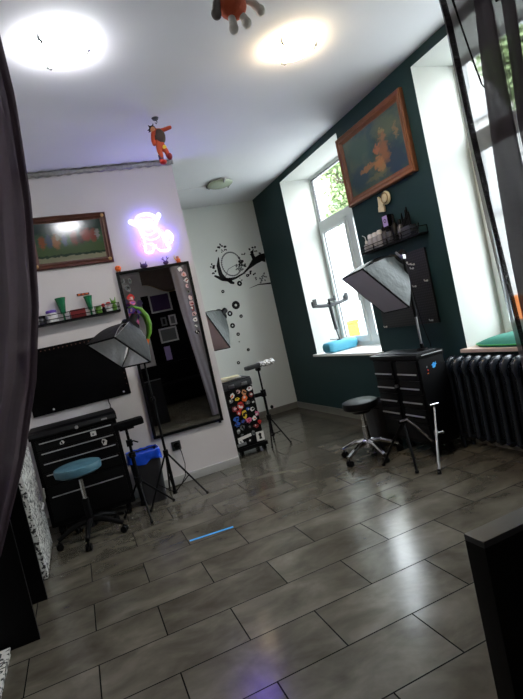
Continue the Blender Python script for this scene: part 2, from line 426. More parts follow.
# windows
def window(n, y0, y1):
    z0, z1 = .762, ZT; X0, X1 = 3.17, 3.235
    root = bpy.data.objects.new('window_%d' % n, None); COL.objects.link(root); root.location = (3.2, (y0+y1)/2, z0); root['kind'] = 'structure'
    ym = (y0+y1)/2; f = .032
    m = MB()
    m.bx(X0, X1, y0, y0+f, z0, z1); m.bx(X0, X1, y1-f, y1, z0, z1)
    m.bx(X0, X1, y0+f, y1-f, z0, z0+.05); m.bx(X0, X1, y0+f, y1-f, z1-f, z1)
    m.bx(X0, X1, y0+f, y1-f, 2.255, 2.35)
    m.bx(X0, X1, ym-.045, ym+.045, z0+.05, 2.255)
    obj('window_frame', m, 'pvc', root, flat=True)
    m = MB()   # upper pane seal
    m.bx(X0+.004, X0+.03, y0+f, y0+f+.010, 2.35, z1-f); m.bx(X0+.004, X0+.03, y1-f-.010, y1-f, 2.35, z1-f)
    m.bx(X0+.004, X0+.03, y0+f, y1-f, z1-f-.010, z1-f)
    obj('glazing_seal', m, 'seal', root, flat=True)
    g = MB().bx(X0+.030, X0+.036, y0+f, y1-f, 2.35, z1-f)
    obj('pane', g, 'glass', root, flat=True)
    for a, b in ((y0+f, ym-.045), (ym+.045, y1-f)):
        m = MB(); s = .052; X2 = X0-.018
        za, zb = z0+.05, 2.255
        m.bx(X2, X0+.04, a, a+s, za, zb, .004); m.bx(X2, X0+.04, b-s, b, za, zb, .004)
        m.bx(X2, X0+.04, a+s, b-s, za, za+s+.02, .004); m.bx(X2, X0+.04, a+s, b-s, zb-s, zb, .004)
        sash = obj('casement', m, 'pvc', root, flat=True)
        m = MB(); yy0, yy1, zz0, zz1 = a+s, b-s, za+s+.02, zb-s
        for k in ((yy0, yy0+.006, zz0, zz1), (yy1-.006, yy1, zz0, zz1), (yy0, yy1, zz0, zz0+.006), (yy0, yy1, zz1-.006, zz1)):
            m.bx(X0+.0, X0+.014, *k)
        obj('gasket', m, 'seal', sash, flat=True)
        obj('pane', MB().bx(X0+.014, X0+.020, yy0, yy1, zz0, zz1), 'glass', sash, flat=True)
        yh = (b-s/2) if a < ym-.1 and b < ym else (a+s/2)
        h = MB().box((X2-.006, yh, 1.38), (.012, .026, .07), None, .003).box((X2-.024, yh, 1.35), (.014, .018, .12), None, .004).cyl((X2-.001, yh, 1.40), (X2-.026, yh, 1.40), .007)
        obj('window_handle', h, 'white', sash)
    return root
window(1, *BAYS[0]); window(2, *BAYS[1])

# ------------------------------------------------------------------ outside
struct('trim_6', MB().bx(WR+.52, 60, -30, 60, -.45, -.35), 'asphalt')   # pavement and street
b = thing('apartment_building', 'long pale rendered building across the street, seen bright through the windows', 'building', (15, 20, -.35))
obj('wall', MB().bx(14, 22, 8.5, 25.6, -.35, 12), 'facade', b)
obj('wall', MB().bx(15, 22, 25.6, 38, -.35, 6.2), 'facade', b)
obj('wall', MB().bx(14, 22, -16, 5.5, -.35, 4.5), 'facade', b)
for k, zc in enumerate((3.1, 6.2)):
    obj('cornice', MB().bx(13.88, 14, 8.4, 25.7, zc, zc+.16), 'facade_line', b)
for yy in (10.5, 13.5, 17.0, 20.5, 23.7):
    for zz in (1.0, 4.3, 7.3):
        wf = obj('window', MB().bx(13.94, 14.02, yy-.6, yy+.6, zz, zz+1.6), 'facade_line', b)
        obj('pane', MB().bx(13.92, 13.95, yy-.5, yy-.04, zz+.1, zz+1.5).bx(13.92, 13.95, yy+.04, yy+.5, zz+.1, zz+1.5), 'facade_glass', wf)

def tree(name, x, y, zc, rad, n, label, seed):
    rr = random.Random(seed)
    t = thing(name, label, 'tree', (x, y, -.35), 0, 'trees outside the windows')
    tr = MB().tube([(x, y, -.36), (x+.1, y+.05, zc*.4), (x-.05, y, zc*.8), (x, y, zc+rad[2]*.3)], .14, 10, [1, .85, .6, .25])
    for k in range(7):
        a = rr.random()*6.28; z = zc-rad[2]*.4+k*.15
        tr.tube([(x, y, z), (x+.5*rad[0]*math.cos(a), y+.5*rad[1]*math.sin(a), z+.5), (x+.8*rad[0]*math.cos(a), y+.8*rad[1]*math.sin(a), z+.6)], .05, 6, [1, .6, .2])
    obj('trunk', tr, 'bark', t)
    m = MB(); bm_ = m.b
    clumps = []
    for k in range(26):
        u = Vector((rr.gauss(0, 1), rr.gauss(0, 1), rr.gauss(0, 1))).normalized()*rr.uniform(.35, .85)
        clumps.append((Vector((x+u.x*rad[0], y+u.y*rad[1], zc+u.z*rad[2])), rr.uniform(.28, .5)*min(rad)*1.1))
    for k in range(n):
        c, cr = rr.choice(clumps)
        p = c+Vector((rr.gauss(0, 1), rr.gauss(0, 1), rr.gauss(0, 1)))*cr*.6
        a = Vector((rr.gauss(0, 1), rr.gauss(0, 1), rr.gauss(0, .6))).normalized(); bb = a.cross(Vector((rr.gauss(0, 1), rr.gauss(0, 1), rr.gauss(0, 1)))).normalized()
        s = rr.uniform(.07, .13)
        vs = [bm_.verts.new(p+a*s), bm_.verts.new(p+bb*s*.5), bm_.verts.new(p-a*s), bm_.verts.new(p-bb*s*.5)]
        bm_.faces.new(vs)
    obj('foliage', m, 'leaf', t, flat=True)
tree('street_tree', 10.0, 15.25, 5.2, (1.0, .50, 1.5), 5200, 'leafy green tree seen through the upper pane of the window by the corner', 3)
tree('street_tree', 10.0, 7.65, 5.1, (1.0, .50, 1.3), 5200, 'leafy green tree seen through the sheer curtain at the right', 5)
def street_bin(x, y, label):
    t = thing('street_bin', label, 'bin', (x, y, -.35))
    obj('body', MB().box((x, y, .13), (.42, .42, .96), None, .03), 'bin_orange', t)
    obj('lid', MB().box((x, y, .66), (.46, .46, .10), None, .03), 'bin_orange', t)
street_bin(8.2, 13.85, 'orange street bin glimpsed through the lower pane behind the blue cushion')
street_bin(8.0, 7.42, 'orange street bin glimpsed low in the window behind the sheer curtain')

# ------------------------------------------------------------------ ceiling lamps
def ceiling_lamp(x, y, r, mt, label, a0=.55):
    t = thing('ceiling_lamp', label, 'ceiling lamp', (x, y, ZC-.02), 0)
    obj('base', MB().cyl((x, y, ZC-.02), (x, y, ZC), r*.72, r*.72, 36), 'white', t)
    n = 10
    prof = [(r*math.cos(k/n*PI/2), -r*.26*math.sin(k/n*PI/2)) for k in range(n+1)]
    prof = [(r*.97, .008)]+prof
    obj('lamp_shade', MB().lathe(prof, (x, y, ZC-.03), 40), mt, t)
    for k in range(3):
        a = a0+k*2*PI/3
        c = MB().box((x+r*.99*math.cos(a), y+r*.99*math.sin(a), ZC-.030), (.030, .020, .034), (0, 0, a), .003)
        c.cyl((x+r*.90*math.cos(a), y+r*.90*math.sin(a), ZC-.060), (x+r*.98*math.cos(a), y+r*.98*math.sin(a), ZC-.040), .008, .008, 8)
        obj('clip', c, 'dull_chrome', t)
    return t
ceiling_lamp(.300, 2.83, .150, 'lamp_white', 'round ceiling lamp glowing cool white, above the left side of the room', R(-7))
ceiling_lamp(1.715, 2.855, .138, 'lamp_warm', 'round ceiling lamp glowing warm yellow white, right of the hanging plush toy', R(-24))
ceiling_lamp(1.985, 5.50, .15, 'lamp_off', 'unlit greenish opal ceiling lamp near the back wall')

# ------------------------------------------------------------------ pictures
def frame_on(axis, a0, a1, z0, z1, wall, wd, depth, tilt=0.):
    """returns four rails of a bevelled frame in wall coordinates"""
    m = MB()
    def P(a, z, d): return (a, wall-d, z) if axis == 'x' else (wall-d, a, z)
    prof = [(0, 0), (0, depth*.75), (wd*.12, depth), (wd*.42, depth*.72), (wd*.60, depth*.80), (wd*.85, depth*.45), (wd, depth*.40), (wd, 0)]
    loops = []
    for q, d in prof:
        loops.append([m.b.verts.new(P(*c, d)) for c in ((a0+q, z0+q), (a1-q, z0+q), (a1-q, z1-q), (a0+q, z1-q))])
    for A, B in zip(loops, loops[1:]):
        for i in range(4):
            j = (i+1) % 4; m.b.faces.new((A[i], A[j], B[j], B[i]))
    bmesh.ops.recalc_face_normals(m.b, faces=m.b.faces)
    return m
def tilt(o, ax, ang):
    e = [0, 0, 0]; e[ax] = ang; o.rotation_euler = e

# left landscape picture
cx, cz = .205, 2.36
t = thing('framed_picture', 'dark red wood framed picture of riders in a green field, above the wall shelf', 'picture', (cx, WM, cz))
obj('frame', frame_on('x', cx-.335, cx+.335, cz-.225, cz+.225, WM, .055, .035), 'wood_dark', t, flat=True)
pic = blob_mat('riders picture', (.02, .06, .035), (.05, .10, .04), 5, [
    (.5, .95, .8, .3, (0.007, 0.021, 0.015), .4), (.5, .28, .8, .16, (0.060, 0.090, 0.030), .5), (.5, .08, .8, .10, (0.252, 0.240, 0.156), .3), (.5, .16, .7, .03, (0.018, 0.030, 0.018), .4),
    (.10, .52, .05, .16, (0.252, 0.060, 0.018), .5), (.20, .55, .05, .17, (0.060, 0.072, 0.132), .5), (.30, .52, .06, .18, (0.330, 0.120, 0.036), .5), (.33, .62, .03, .08, (0.360, 0.312, 0.216), .5), (.42, .54, .04, .15, (0.108, 0.120, 0.180), .5),
    (.57, .58, .06, .18, (0.180, 0.024, 0.012), .5), (.66, .55, .06, .14, (0.072, 0.018, 0.012), .5), (.75, .62, .08, .16, (0.288, 0.030, 0.018), .5), (.86, .60, .05, .17, (0.240, 0.030, 0.018), .5), (.92, .62, .03, .12, (0.270, 0.240, 0.228), .5)],
    ax=(0, 2), rough=.13, distort=.06, dscale=20)
obj('picture', MB().bx(cx-.283, cx+.283, WM-.012, WM-.004, cz-.173, cz+.173), pic, t)
for sx in (-1, 1):
    for sz in (-1, 1): obj('corner_ornament', MB().sph((cx+sx*.305, WM-.033, cz+sz*.195), (.016, .006, .016)), 'gilt', t)
tilt(t, 1, R(2.3))

# right painting
cy, cz = 3.665, 2.50
t = thing('framed_painting', 'large orange brown framed painting of orange figures on blue green, on the green wall', 'painting', (WR, cy, cz))
obj('frame', frame_on('y', cy-.495, cy+.495, cz-.32, cz+.325, WR, .075, .045), 'wood_orange', t, flat=True)
pp = blob_mat('figures painting', (.020, .065, .070), (.075, .105, .07), 5, [
    (.82, .2, .16, .28, (.012, .030, .07), .5), (.2, .25, .18, .2, (.02, .05, .085), .6), (.75, .8, .2, .15, (.10, .13, .07), .6), (.25, .75, .2, .2, (.04, .09, .06), .6),
    (.70, .66, .055, .10, (.36, .17, .07), .5), (.58, .54, .05, .09, (.46, .15, .06), .4), (.68, .42, .09, .18, (.32, .12, .04), .5), (.56, .30, .10, .08, (.50, .20, .05), .5), (.35, .34, .13, .035, (.42, .17, .05), .5),
    (.62, .20, .06, .08, (.45, .22, .07), .5), (.70, .77, .06, .04, (.36, .27, .10), .4), (.90, .62, .03, .12, (.30, .18, .08), .6), (.5, .12, .2, .05, (.16, .15, .07), .6)],
    ax=(1, 2), rough=.35, distort=.11, dscale=14, flip=True)
obj('canvas', MB().bx(WR-.016, WR-.006, cy-.423, cy+.423, cz-.248, cz+.253), pp, t)

# ------------------------------------------------------------------ big wall mirror
t = thing('wall_mirror', 'tall black framed wall mirror covered in small stickers, hung beside the black pegboard', 'mirror', (.85, WM, 1.243))
X0, X1, Z0, Z1 = .512, 1.188, .468, 2.018
m = MB(); fw_, dp = .026, .035
m.bx(X0, X0+fw_, WM-dp, WM-.002, Z0, Z1, .003); m.bx(X1-fw_, X1, WM-dp, WM-.002, Z0, Z1, .003)
m.bx(X0+fw_, X1-fw_, WM-dp, WM-.002, Z0, Z0+fw_, .003); m.bx(X0+fw_, X1-fw_, WM-dp, WM-.002, Z1-fw_, Z1, .003)
obj('frame', m, 'black', t)
obj('mirror_glass', MB().bx(X0+fw_, X1-fw_, WM-.022, WM-.016, Z0+fw_, Z1-fw_), 'mirror', t, flat=True)
SC = {'r': 'red', 'p': 'pink', 'w': 'paper', 'k': 'decal', 'u': 'purple', 'o': 'orange', 'q': 'pale_pink', 'y': 'yellow', 'b': 'blue', 'g': 'decal_grey', 'm': 'dark_purple', 't': 'tan', 'l': 'lilac', 'd': 'dark_red'}
SN = {'r': 'red', 'p': 'pink', 'w': 'white', 'k': 'black', 'u': 'purple', 'o': 'orange', 'q': 'pale pink', 'y': 'yellow', 'b': 'blue', 'g': 'grey', 'm': 'dark purple', 't': 'tan', 'l': 'lilac', 'd': 'dark red'}
def blob_poly(rr, n=11, j=.22):
    return [((1+rr.uniform(-j, j))*math.cos(2*PI*i/n), (1+rr.uniform(-j, j))*math.sin(2*PI*i/n)) for i in range(n)]
def sticker(parent, o, ex, ey, r, c, c2=None, seed=0, t_=.0008, sq=False):
    rr = random.Random(seed)
    ax_, az_ = rr.uniform(.75, 1.2), rr.uniform(.75, 1.2); n0 = rr.choice((5, 6, 8, 12))
    pol = [(-1, -.9), (1, -.9), (1, .9), (-1, .9)] if sq else [(x_*ax_, z_*az_) for x_, z_ in blob_poly(rr, n0, .28)]
    n = Vector(ex).cross(Vector(ey)).normalized()
    s = obj('sticker', MB().prism([(a*r, b_*r) for a, b_ in pol], Vector(o)+n*.0004, ex, ey, t_), SC[c], parent, label=SN[c]+' sticker', flat=True)
    if c2:
        pm = MB()
        for q_ in range(3):
            pol = blob_poly(rr, 7, .4); dx_, dz_ = rr.uniform(-.4, .4)*r, rr.uniform(-.4, .4)*r; kx, kz = rr.uniform(.12, .42)*r, rr.uniform(.12, .42)*r
            pm.prism([(a*kx+dx_, b_*kz+dz_) for a, b_ in pol], Vector(o)+n*(.0004+t_+q_*.0002), ex, ey, t_*.6)
        obj('print', pm, SC[c2], s, flat=True)
ex, ey = (1, 0, 0), (0, 0, 1)
for i, (x, z, r, c, c2) in enumerate([(.555, 1.925, .020, 'g', 'k'), (.615, 1.925, .024, 'g', 'k'), (.585, 1.86, .026, 'g', 'k'), (.59, 1.775, .036, 'r', 'w'), (.60, 1.73, .03, 'p', 'u'),
        (.575, 1.66, .034, 'u', 'q'), (.645, 1.64, .022, 'u', 'p'), (.58, 1.60, .026, 'l', 'p'), (.60, 1.55, .028, 'p', 'm'), (.59, 1.50, .025, 'q', 'm'), (.60, 1.44, .022, 'w', 'k'),
        (1.095, 1.955, .022, 'w', 'q'), (1.12, 1.90, .026, 'q', 'o'), (1.128, 1.845, .024, 'w', 'd'), (1.125, 1.79, .020, 'q', 'k'), (1.13, 1.735, .018, 'g', 'k'), (1.13, 1.675, .022, 'q', 'w'),
        (1.13, 1.625, .024, 'q', 'd'), (1.132, 1.575, .022, 'd', 'w'), (1.132, 1.52, .024, 'q', 'k'), (1.130, 1.465, .021, 'w', 'k'), (1.130, 1.40, .024, 'g', 'w'), (1.125, 1.345, .022, 'k', 'w')]):
    sticker(t, (x, WM-.022, z), ex, ey[:2]+(1,), r, c, c2, seed=i)
# sticker faces must look towards the room (-y): ex x ey = -y
for i, z in enumerate((Z0-.012,)):
    obj('bracket', MB().bx(1.145, 1.165, WM-.02, WM-.002, Z0-.02, Z0, .002), 'black', t)
tilt(t, 1, R(.6))

# green plume ornament fixed on the mirror
pts = [(.555, 4.625, 1.695), (.60, 4.60, 1.690), (.65, 4.585, 1.655), (.69, 4.58, 1.585), (.70, 4.58, 1.505), (.685, 4.58, 1.43), (.655, 4.585, 1.375)]
t = thing('plume_ornament', 'curved lime green plume ornament hanging over the left edge of the mirror', 'ornament', (.62, 4.62, 1.40))
obj('plume', MB().tube(pts, .020, 10, [.25, .5, .85, 1, .95, .75, .4]), 'lime', t)
obj('tip', MB().tube([(.655, 4.585, 1.375), (.64, 4.585, 1.345), (.635, 4.585, 1.31)], .013, 8, [1, .9, .5]), 'orange', t)
obj('hook', MB().tube([(.555, 4.625, 1.695), (.548, 4.634, 1.70)], .004, 6), 'black', t)

# toys standing on top of the mirror
zt = 2.018
def toy_ball(x):
    z = zt+.004+.0035*(.85-x)*3
    t = thing('toy_figure', 'small round orange toy on the left end of the mirror top', 'toy', (x, WM-.019, zt))
    obj('body', MB().sph((x, WM-.022, z+.030), (.028, .016, .026)), 'orange', t)
    obj('foot', MB().sph((x-.012, WM-.026, z+.003), (.010, .010, .006)), 'tan', t)
    obj('foot', MB().sph((x+.012, WM-.026, z+.003), (.010, .010, .006)), 'tan', t)
    obj('eye', MB().sph((x-.008, WM-.036, z+.036), .004), 'black', t); obj('eye', MB().sph((x+.008, WM-.036, z+.036), .004), 'black', t)
toy_ball(.548)
x, z = .78, zt
t = thing('toy_figure', 'dark purple toy lying on the mirror top, left of the middle', 'toy', (x, WM-.02, z))
obj('body', MB().sph((x, WM-.022, z+.022), (.034, .016, .022)), 'dark_purple', t)
obj('ear', MB().cyl((x-.022, WM-.022, z+.034), (x-.028, WM-.022, z+.062), .008, .002), 'dark_purple', t)
obj('ear', MB().cyl((x+.020, WM-.022, z+.034), (x+.026, WM-.022, z+.060), .008, .002), 'dark_purple', t)
x = .985
t = thing('toy_figure', 'dark spiky toy with antlers standing right of the middle of the mirror top', 'toy', (x, WM-.02, z))
obj('body', MB().sph((x, WM-.022, z+.018), (.026, .014, .019)), 'dark_purple', t)
for s in (-1, 1):
    obj('antler', MB().tube([(x+s*.006, WM-.022, z+.030), (x+s*.020, WM-.022, z+.050), (x+s*.016, WM-.022, z+.072)], .004, 6).tube([(x+s*.018, WM-.022, z+.046), (x+s*.034, WM-.022, z+.060)], .0035, 6), 'dark_purple', t)
x = 1.105
t = thing('toy_figure', 'small orange and yellow toy with a tail at the right end of the mirror top', 'toy', (x, WM-.02, z))
obj('body', MB().sph((x, WM-.022, z+.020), (.022, .014, .021)), 'orange', t)
obj('head', MB().sph((x-.004, WM-.024, z+.046), .015), 'tan', t)
obj('tail', MB().tube([(x-.02, WM-.022, z+.02), (x-.034, WM-.022, z+.05), (x-.028, WM-.022, z+.072)], .005, 6, [1, .9, .5]), 'yellow', t)
for s in (-1, 1): obj('foot', MB().sph((x+s*.013, WM-.024, z+.002), (.009, .010, .005)), 'orange', t)

# ------------------------------------------------------------------ neon sign (a seated dog outline)
nx, nz, ny = .895, 2.285, WM-.065
t = thing('neon_sign', 'glowing white and blue neon sign shaped like a seated animal, above the mirror', 'neon sign', (nx, WM, nz-.2))
def nt_(pts, m, name, r=.0058, dy=0., cl=False):
    P = [Vector((nx+a, ny+dy, nz+b_)) for a, b_ in pts]
    if cl: P.append(P[0])
    Q = []
    for i in range(len(P)-1):
        p0 = P[max(i-1, 0)]; p1 = P[i]; p2 = P[i+1]; p3 = P[min(i+2, len(P)-1)]
        if cl: p0 = P[i-1] if i > 0 else P[-2]; p3 = P[i+2] if i+2 < len(P) else P[1]
        for k in range(5):
            u = k/5; Q.append(.5*((2*p1)+(p2-p0)*u+(2*p0-5*p1+4*p2-p3)*u*u+(3*p1-p0-3*p2+p3)*u**3))
    Q.append(P[-1]); obj(name, MB().tube(Q, r, 8), m, t)
nt_([(-.105, .155), (-.08, .195), (-.02, .215), (.045, .205), (.085, .17), (.08, .11), (.03, .085), (-.05, .085), (-.10, .11)], 'neon_white', 'head_tube', cl=True)
nt_([(-.075, .135), (-.02, .15), (.05, .14)], 'neon_white', 'face_tube', .009)
nt_([(-.08, .115), (-.02, .122), (.055, .115)], 'neon_white', 'face_tube', .009)
nt_([(-.105, .14), (-.145, .165), (-.16, .15), (-.11, .115)], 'neon_white', 'ear_tube', .010)
nt_([(.085, .155), (.115, .195), (.125, .175), (.085, .125)], 'neon_white', 'ear_tube', .010)
nt_([(-.085, .085), (-.075, .03), (-.065, -.05), (-.075, -.13)], 'neon_white', 'body_tube')
nt_([(.065, .085), (.10, .03), (.125, -.03), (.145, -.10), (.155, -.135)], 'neon_white', 'body_tube')
nt_([(-.075, -.13), (-.05, -.15), (-.01, -.135), (-.005, -.10)], 'neon_white', 'paw_tube')
nt_([(.155, -.135), (.12, -.155), (.06, -.14), (.02, -.10), (-.005, -.06)], 'neon_white', 'paw_tube')
nt_([(-.06, .05), (-.01, .015), (.05, .045), (.03, .075), (-.04, .08)], 'neon_white', 'chest_tube', cl=True)
nt_([(-.07, .0), (-.01, -.03), (.06, -.02), (.10, .02)], 'neon_white', 'chest_tube')
nt_([(.11, -.02), (.16, .03), (.19, .005), (.20, -.04), (.17, -.085), (.14, -.075), (.13, -.04), (.15, -.015), (.165, -.04)], 'neon_white', 'tail_tube')
nt_([(-.04, -.06), (-.01, -.075), (.035, -.085)], 'neon_yellow', 'collar_tube')
nt_([(-.10, -.02), (-.10, -.06), (-.06, -.12), (.0, -.15)], 'neon_pink', 'glow_tube', .004, .012)
nt_([(.09, .06), (.12, .02), (.11, -.12)], 'neon_pink', 'glow_tube', .004, .012)
nt_([(-.100, .150), (-.08, .188), (-.02, .206), (.045, .198), (.080, .165), (.075, .112), (.03, .092), (-.05, .092), (-.095, .112)], 'neon_blue', 'halo_tube', .004, .040, True)
nt_([(-.078, .08), (-.070, .03), (-.060, -.05), (-.070, -.125), (-.01, -.13), (.02, -.095)], 'neon_blue', 'halo_tube', .004, .040)
nt_([(.062, .085), (.095, .03), (.120, -.03), (.140, -.10), (.150, -.130), (.06, -.135)], 'neon_blue', 'halo_tube', .004, .040)
nt_([(.11, -.02), (.16, .026), (.186, .003), (.195, -.04), (.168, -.080)], 'neon_blue', 'halo_tube', .004, .040)
for a_, b_ in ((-.07, .0), (.10, .0), (-.02, .21), (.15, -.13)): obj('standoff', MB().cyl((nx+a_, ny, nz+b_), (nx+a_, WM-.001, nz+b_), .005), 'white', t)

# ------------------------------------------------------------------ wall shelf left, with bottles
def wire_shelf(name, label, axis, a0, a1, z, wall, depth, rail=.075):
    def P(a, d, zz): return (a, wall-d, zz) if axis == 'x' else (wall-d, a, zz)
    def bb(m, a, a_, d, d_, zz, zz_):
        p, q = P(a, d, zz), P(a_, d_, zz_); m.bx(min(p[0], q[0]), max(p[0], q[0]), min(p[1], q[1]), max(p[1], q[1]), zz, zz_)
        return m
    t = thing(name, label, 'shelf', P((a0+a1)/2, depth/2, z))
    obj('shelf_board', bb(MB(), a0, a1, .002, depth, z, z+.010), 'black_metal', t, flat=True)
    m = MB(); s = .006
    for zz in (z+.010, z+rail*.5, z+rail): bb(m, a0, a1, depth-s, depth, zz, zz+s)
    for a in (a0, a1-s):
        bb(m, a, a+s, .002, depth, z+rail, z+rail+s); bb(m, a, a+s, .002, .008, z+.010, z+rail)
    n = max(2, int((a1-a0)/.17))
    for i in range(n+1):
        a = a0+(a1-a0-s)*i/n; bb(m, a, a+s, depth-s, depth, z+.010, z+rail)
    obj('guard_rail', m, 'black_metal', t, flat=True)
    return t
SZ = 1.672
wire_shelf('wall_shelf', 'narrow black wire wall shelf of colourful bottles on the white wall', 'x', -.36, .478, SZ, WM, .105)
s0 = SZ+.0105; yb = WM-.055
def jar(x, r, h, body, lid, label, y=None, lidh=.02, name='jar', cat='jar'):
    y = yb if y is None else y
    t = thing(name, label, cat, (x, y, s0))
    obj('body', MB().lathe([(0, 0), (r*.9, 0), (r, .006), (r, h*.85), (r*.85, h), (0, h)], (x, y, s0), 20), body, t)
    obj('lid', MB().lathe([(0, 0), (r*.92, 0), (r*.92, lidh), (r*.8, lidh+.003), (0, lidh+.003)], (x, y, s0+h+.0003), 20), lid, t)
    return t
jar(-.085, .047, .085, 'white', 'purple', 'white jar with a purple lid at the left of the wall shelf', lidh=.022)
def goblet(x, h, r, label):
    t = thing('glass_goblet', label, 'goblet', (x, yb, s0))
    obj('stem', MB().lathe([(0, 0), (r*.75, 0), (r*.75, .004), (.008, .010), (.007, h*.3), (0, h*.3)], (x, yb, s0), 20), 'dark_green', t)
    obj('bowl', MB().lathe([(0, 0), (r*.45, .002), (r*.62, h*.3), (r*.78, h*.5), (r, h*.7), (r*.93, h*.7), (r*.5, .02), (0, .015)], (x, yb, s0+h*.3), 20), 'dark_green', t)
goblet(.01, .20, .045, 'tall dark green goblet on the wall shelf beside the white jar')
goblet(.235, .175, .038, 'shorter dark green goblet in the middle of the wall shelf')
t = thing('tray', 'flat dark red tray lying along the wall shelf between the two green goblets', 'tray', (.125, yb+.01, s0))
obj('rim', MB().bx(.065, .190, WM-.085, WM-.078, s0+.003, s0+.078, .002).bx(.065, .190, WM-.022, WM-.016, s0+.003, s0+.078, .002).bx(.065, .071, WM-.078, WM-.022, s0+.003, s0+.078).bx(.184, .190, WM-.078, WM-.022, s0+.003, s0+.078), 'dark_red', t)
obj('bottom', MB().bx(.065, .190, WM-.085, WM-.016, s0, s0+.003), 'dark_red', t)
jar(-.165, .03, .055, 'clear_dark', 'black', 'small smoky jar with a black lid at the far left of the wall shelf')
jar(.300, .027, .05, 'lime', 'lime', 'squat lime green jar beside the shorter green goblet', y=yb-.01)
t = thing('toy_figure', 'small red and black toy on the wall shelf right of the lime jar', 'toy', (.345, yb, s0))
obj('body', MB().lathe([(0, 0), (.018, 0), (.02, .03), (.010, .055), (0, .055)], (.345, yb, s0), 14), 'black', t)
obj('head', MB().sph((.345, yb, s0+.07), .017), 'red', t)
t = thing('toy_figure', 'small pink and white toy beside the lime green frog on the wall shelf', 'toy', (.39, yb, s0))
obj('body', MB().lathe([(0, 0), (.019, 0), (.021, .03), (.010, .055), (0, .055)], (.39, yb, s0), 14), 'white', t)
obj('head', MB().sph((.39, yb, s0+.068), .019), 'pale_pink', t)
obj('cap', MB().sph((.39, yb, s0+.082), (.02, .02, .010)), 'red', t)
t = thing('toy_frog', 'bright lime green frog toy at the right end of the wall shelf', 'toy', (.437, yb, s0))
obj('body', MB().sph((.437, yb, s0+.034), (.021, .022, .034)), 'lime', t)
obj('head', MB().sph((.437, yb-.004, s0+.080), (.022, .018, .017)), 'lime', t)
for s in (-1, 1):
    obj('ear', MB().cyl((.437+s*.013, yb, s0+.088), (.437+s*.022, yb, s0+.122), .007, .003), 'lime', t)
    obj('foot', MB().sph((.437+s*.012, yb-.016, s0+.007), (.009, .014, .007)), 'green', t)
# tiny plate of coloured strips on the wall
t = thing('wall_plaque', 'tiny orange and dark striped plaque on the white wall above the shelf', 'plaque', (.205, WM, 1.88))
obj('plate', MB().box((.205, WM-.004, 1.886), (.105, .006, .020), (0, R(2), 0), .001), 'wood_dark', t)
for k in range(3): obj('stripe', MB().box((.172+k*.033, WM-.0078, 1.886), (.018, .0016, .010), (0, R(2), 0)), 'orange', t)

# ------------------------------------------------------------------ pegboards
def pegboard(name, label, axis, a0, a1, z0, z1, wall, holes_all, m_hole):
    def P(a, d, zz): return (a, wall-d, zz) if axis == 'x' else (wall-d, a, zz)
    t = thing(name, label, 'pegboard', P((a0+a1)/2, 0, z0))
    p, q = P(a0, .006, z0), P(a1, .022, z1)
    obj('board', MB().bx(min(p[0], q[0]), max(p[0], q[0]), min(p[1], q[1]), max(p[1], q[1]), z0, z1, .004), 'black_fabric' if axis == 'x' else m_hole, t)
    return t, P
t, P = pegboard('pegboard', 'wide black pegboard on the white wall above the left tool chest', 'x', -.42, .405, .935, 1.497, WM, 0, None)
m = MB()
for i in range(22):
    c = P(-.385+i*.036, .0225, 1.472); m.cyl(c, (c[0], c[1]-.002, c[2]), .0055, .0055, 8)
for i in range(9):
    c = P(.386, .0225, 1.43-i*.05); m.cyl(c, (c[0], c[1]-.002, c[2]), .005, .005, 8)
obj('hole_row', m, 'wood_dark', t)
for a in (-.25, .345):
    obj('screw', MB().sph(P(a, .024, .965), (.009, .004, .009)), 'white', t)
# ripped cable end below the board
single('power_cable', MB().tube([(.20, WM-.015, .935), (.20, WM-.018, .90), (.206, WM-.03, .88), (.20, WM-.05, .865), (.20, WM-.10, .853)], .005, 6), 'black', 'short black cable dropping from the pegboard to the left tool chest', 'cable')

def holes_mat():
    m, nt, out = new_mat('perforated black board'); L = nt.links
    b_ = nt.nodes.new('ShaderNodeBsdfPrincipled'); b_.inputs['Roughness'].default_value = .5
    tc = nt.nodes.new('ShaderNodeTexCoord'); v = nt.nodes.new('ShaderNodeTexVoronoi'); v.inputs['Scale'].default_value = 46; v.inputs['Randomness'].default_value = .0
    L.new(tc.outputs['Object'], v.inputs['Vector'])
    mr = nt.nodes.new('ShaderNodeMapRange'); mr.inputs[1].default_value = .28; mr.inputs[2].default_value = .34; L.new(v.outputs['Distance'], mr.inputs[0])
    mx = nt.nodes.new('ShaderNodeMix'); mx.data_type = 'RGBA'; L.new(mr.outputs[0], mx.inputs[0]); mx.inputs[6].default_value = (.030, .028, .030, 1); mx.inputs[7].default_value = (.005, .005, .006, 1)
    L.new(mx.outputs[2], b_.inputs['Base Color']); L.new(b_.outputs[0], out.inputs[0]); return m
M['holes'] = holes_mat()
t, P = pegboard('pegboard', 'black perforated pegboard with white hooks on the dark green wall', 'y', 3.265, 4.03, .985, 1.60, WR, 1, 'holes')
for a, zz in ((3.46, 1.50), (3.44, 1.46), (3.50, 1.52), (3.455, 1.31), (3.30, 1.335), (3.335, 1.01), (3.98, 1.0), (3.42, 1.49)):
    hk = MB().tube([P(a, .022, zz), P(a, .05, zz), P(a, .055, zz+.014)], .005, 6)
    hk.box(P(a, .026, zz), (.008, .016, .016) if True else None, None, .002)
    obj('hook', hk, 'white', t)

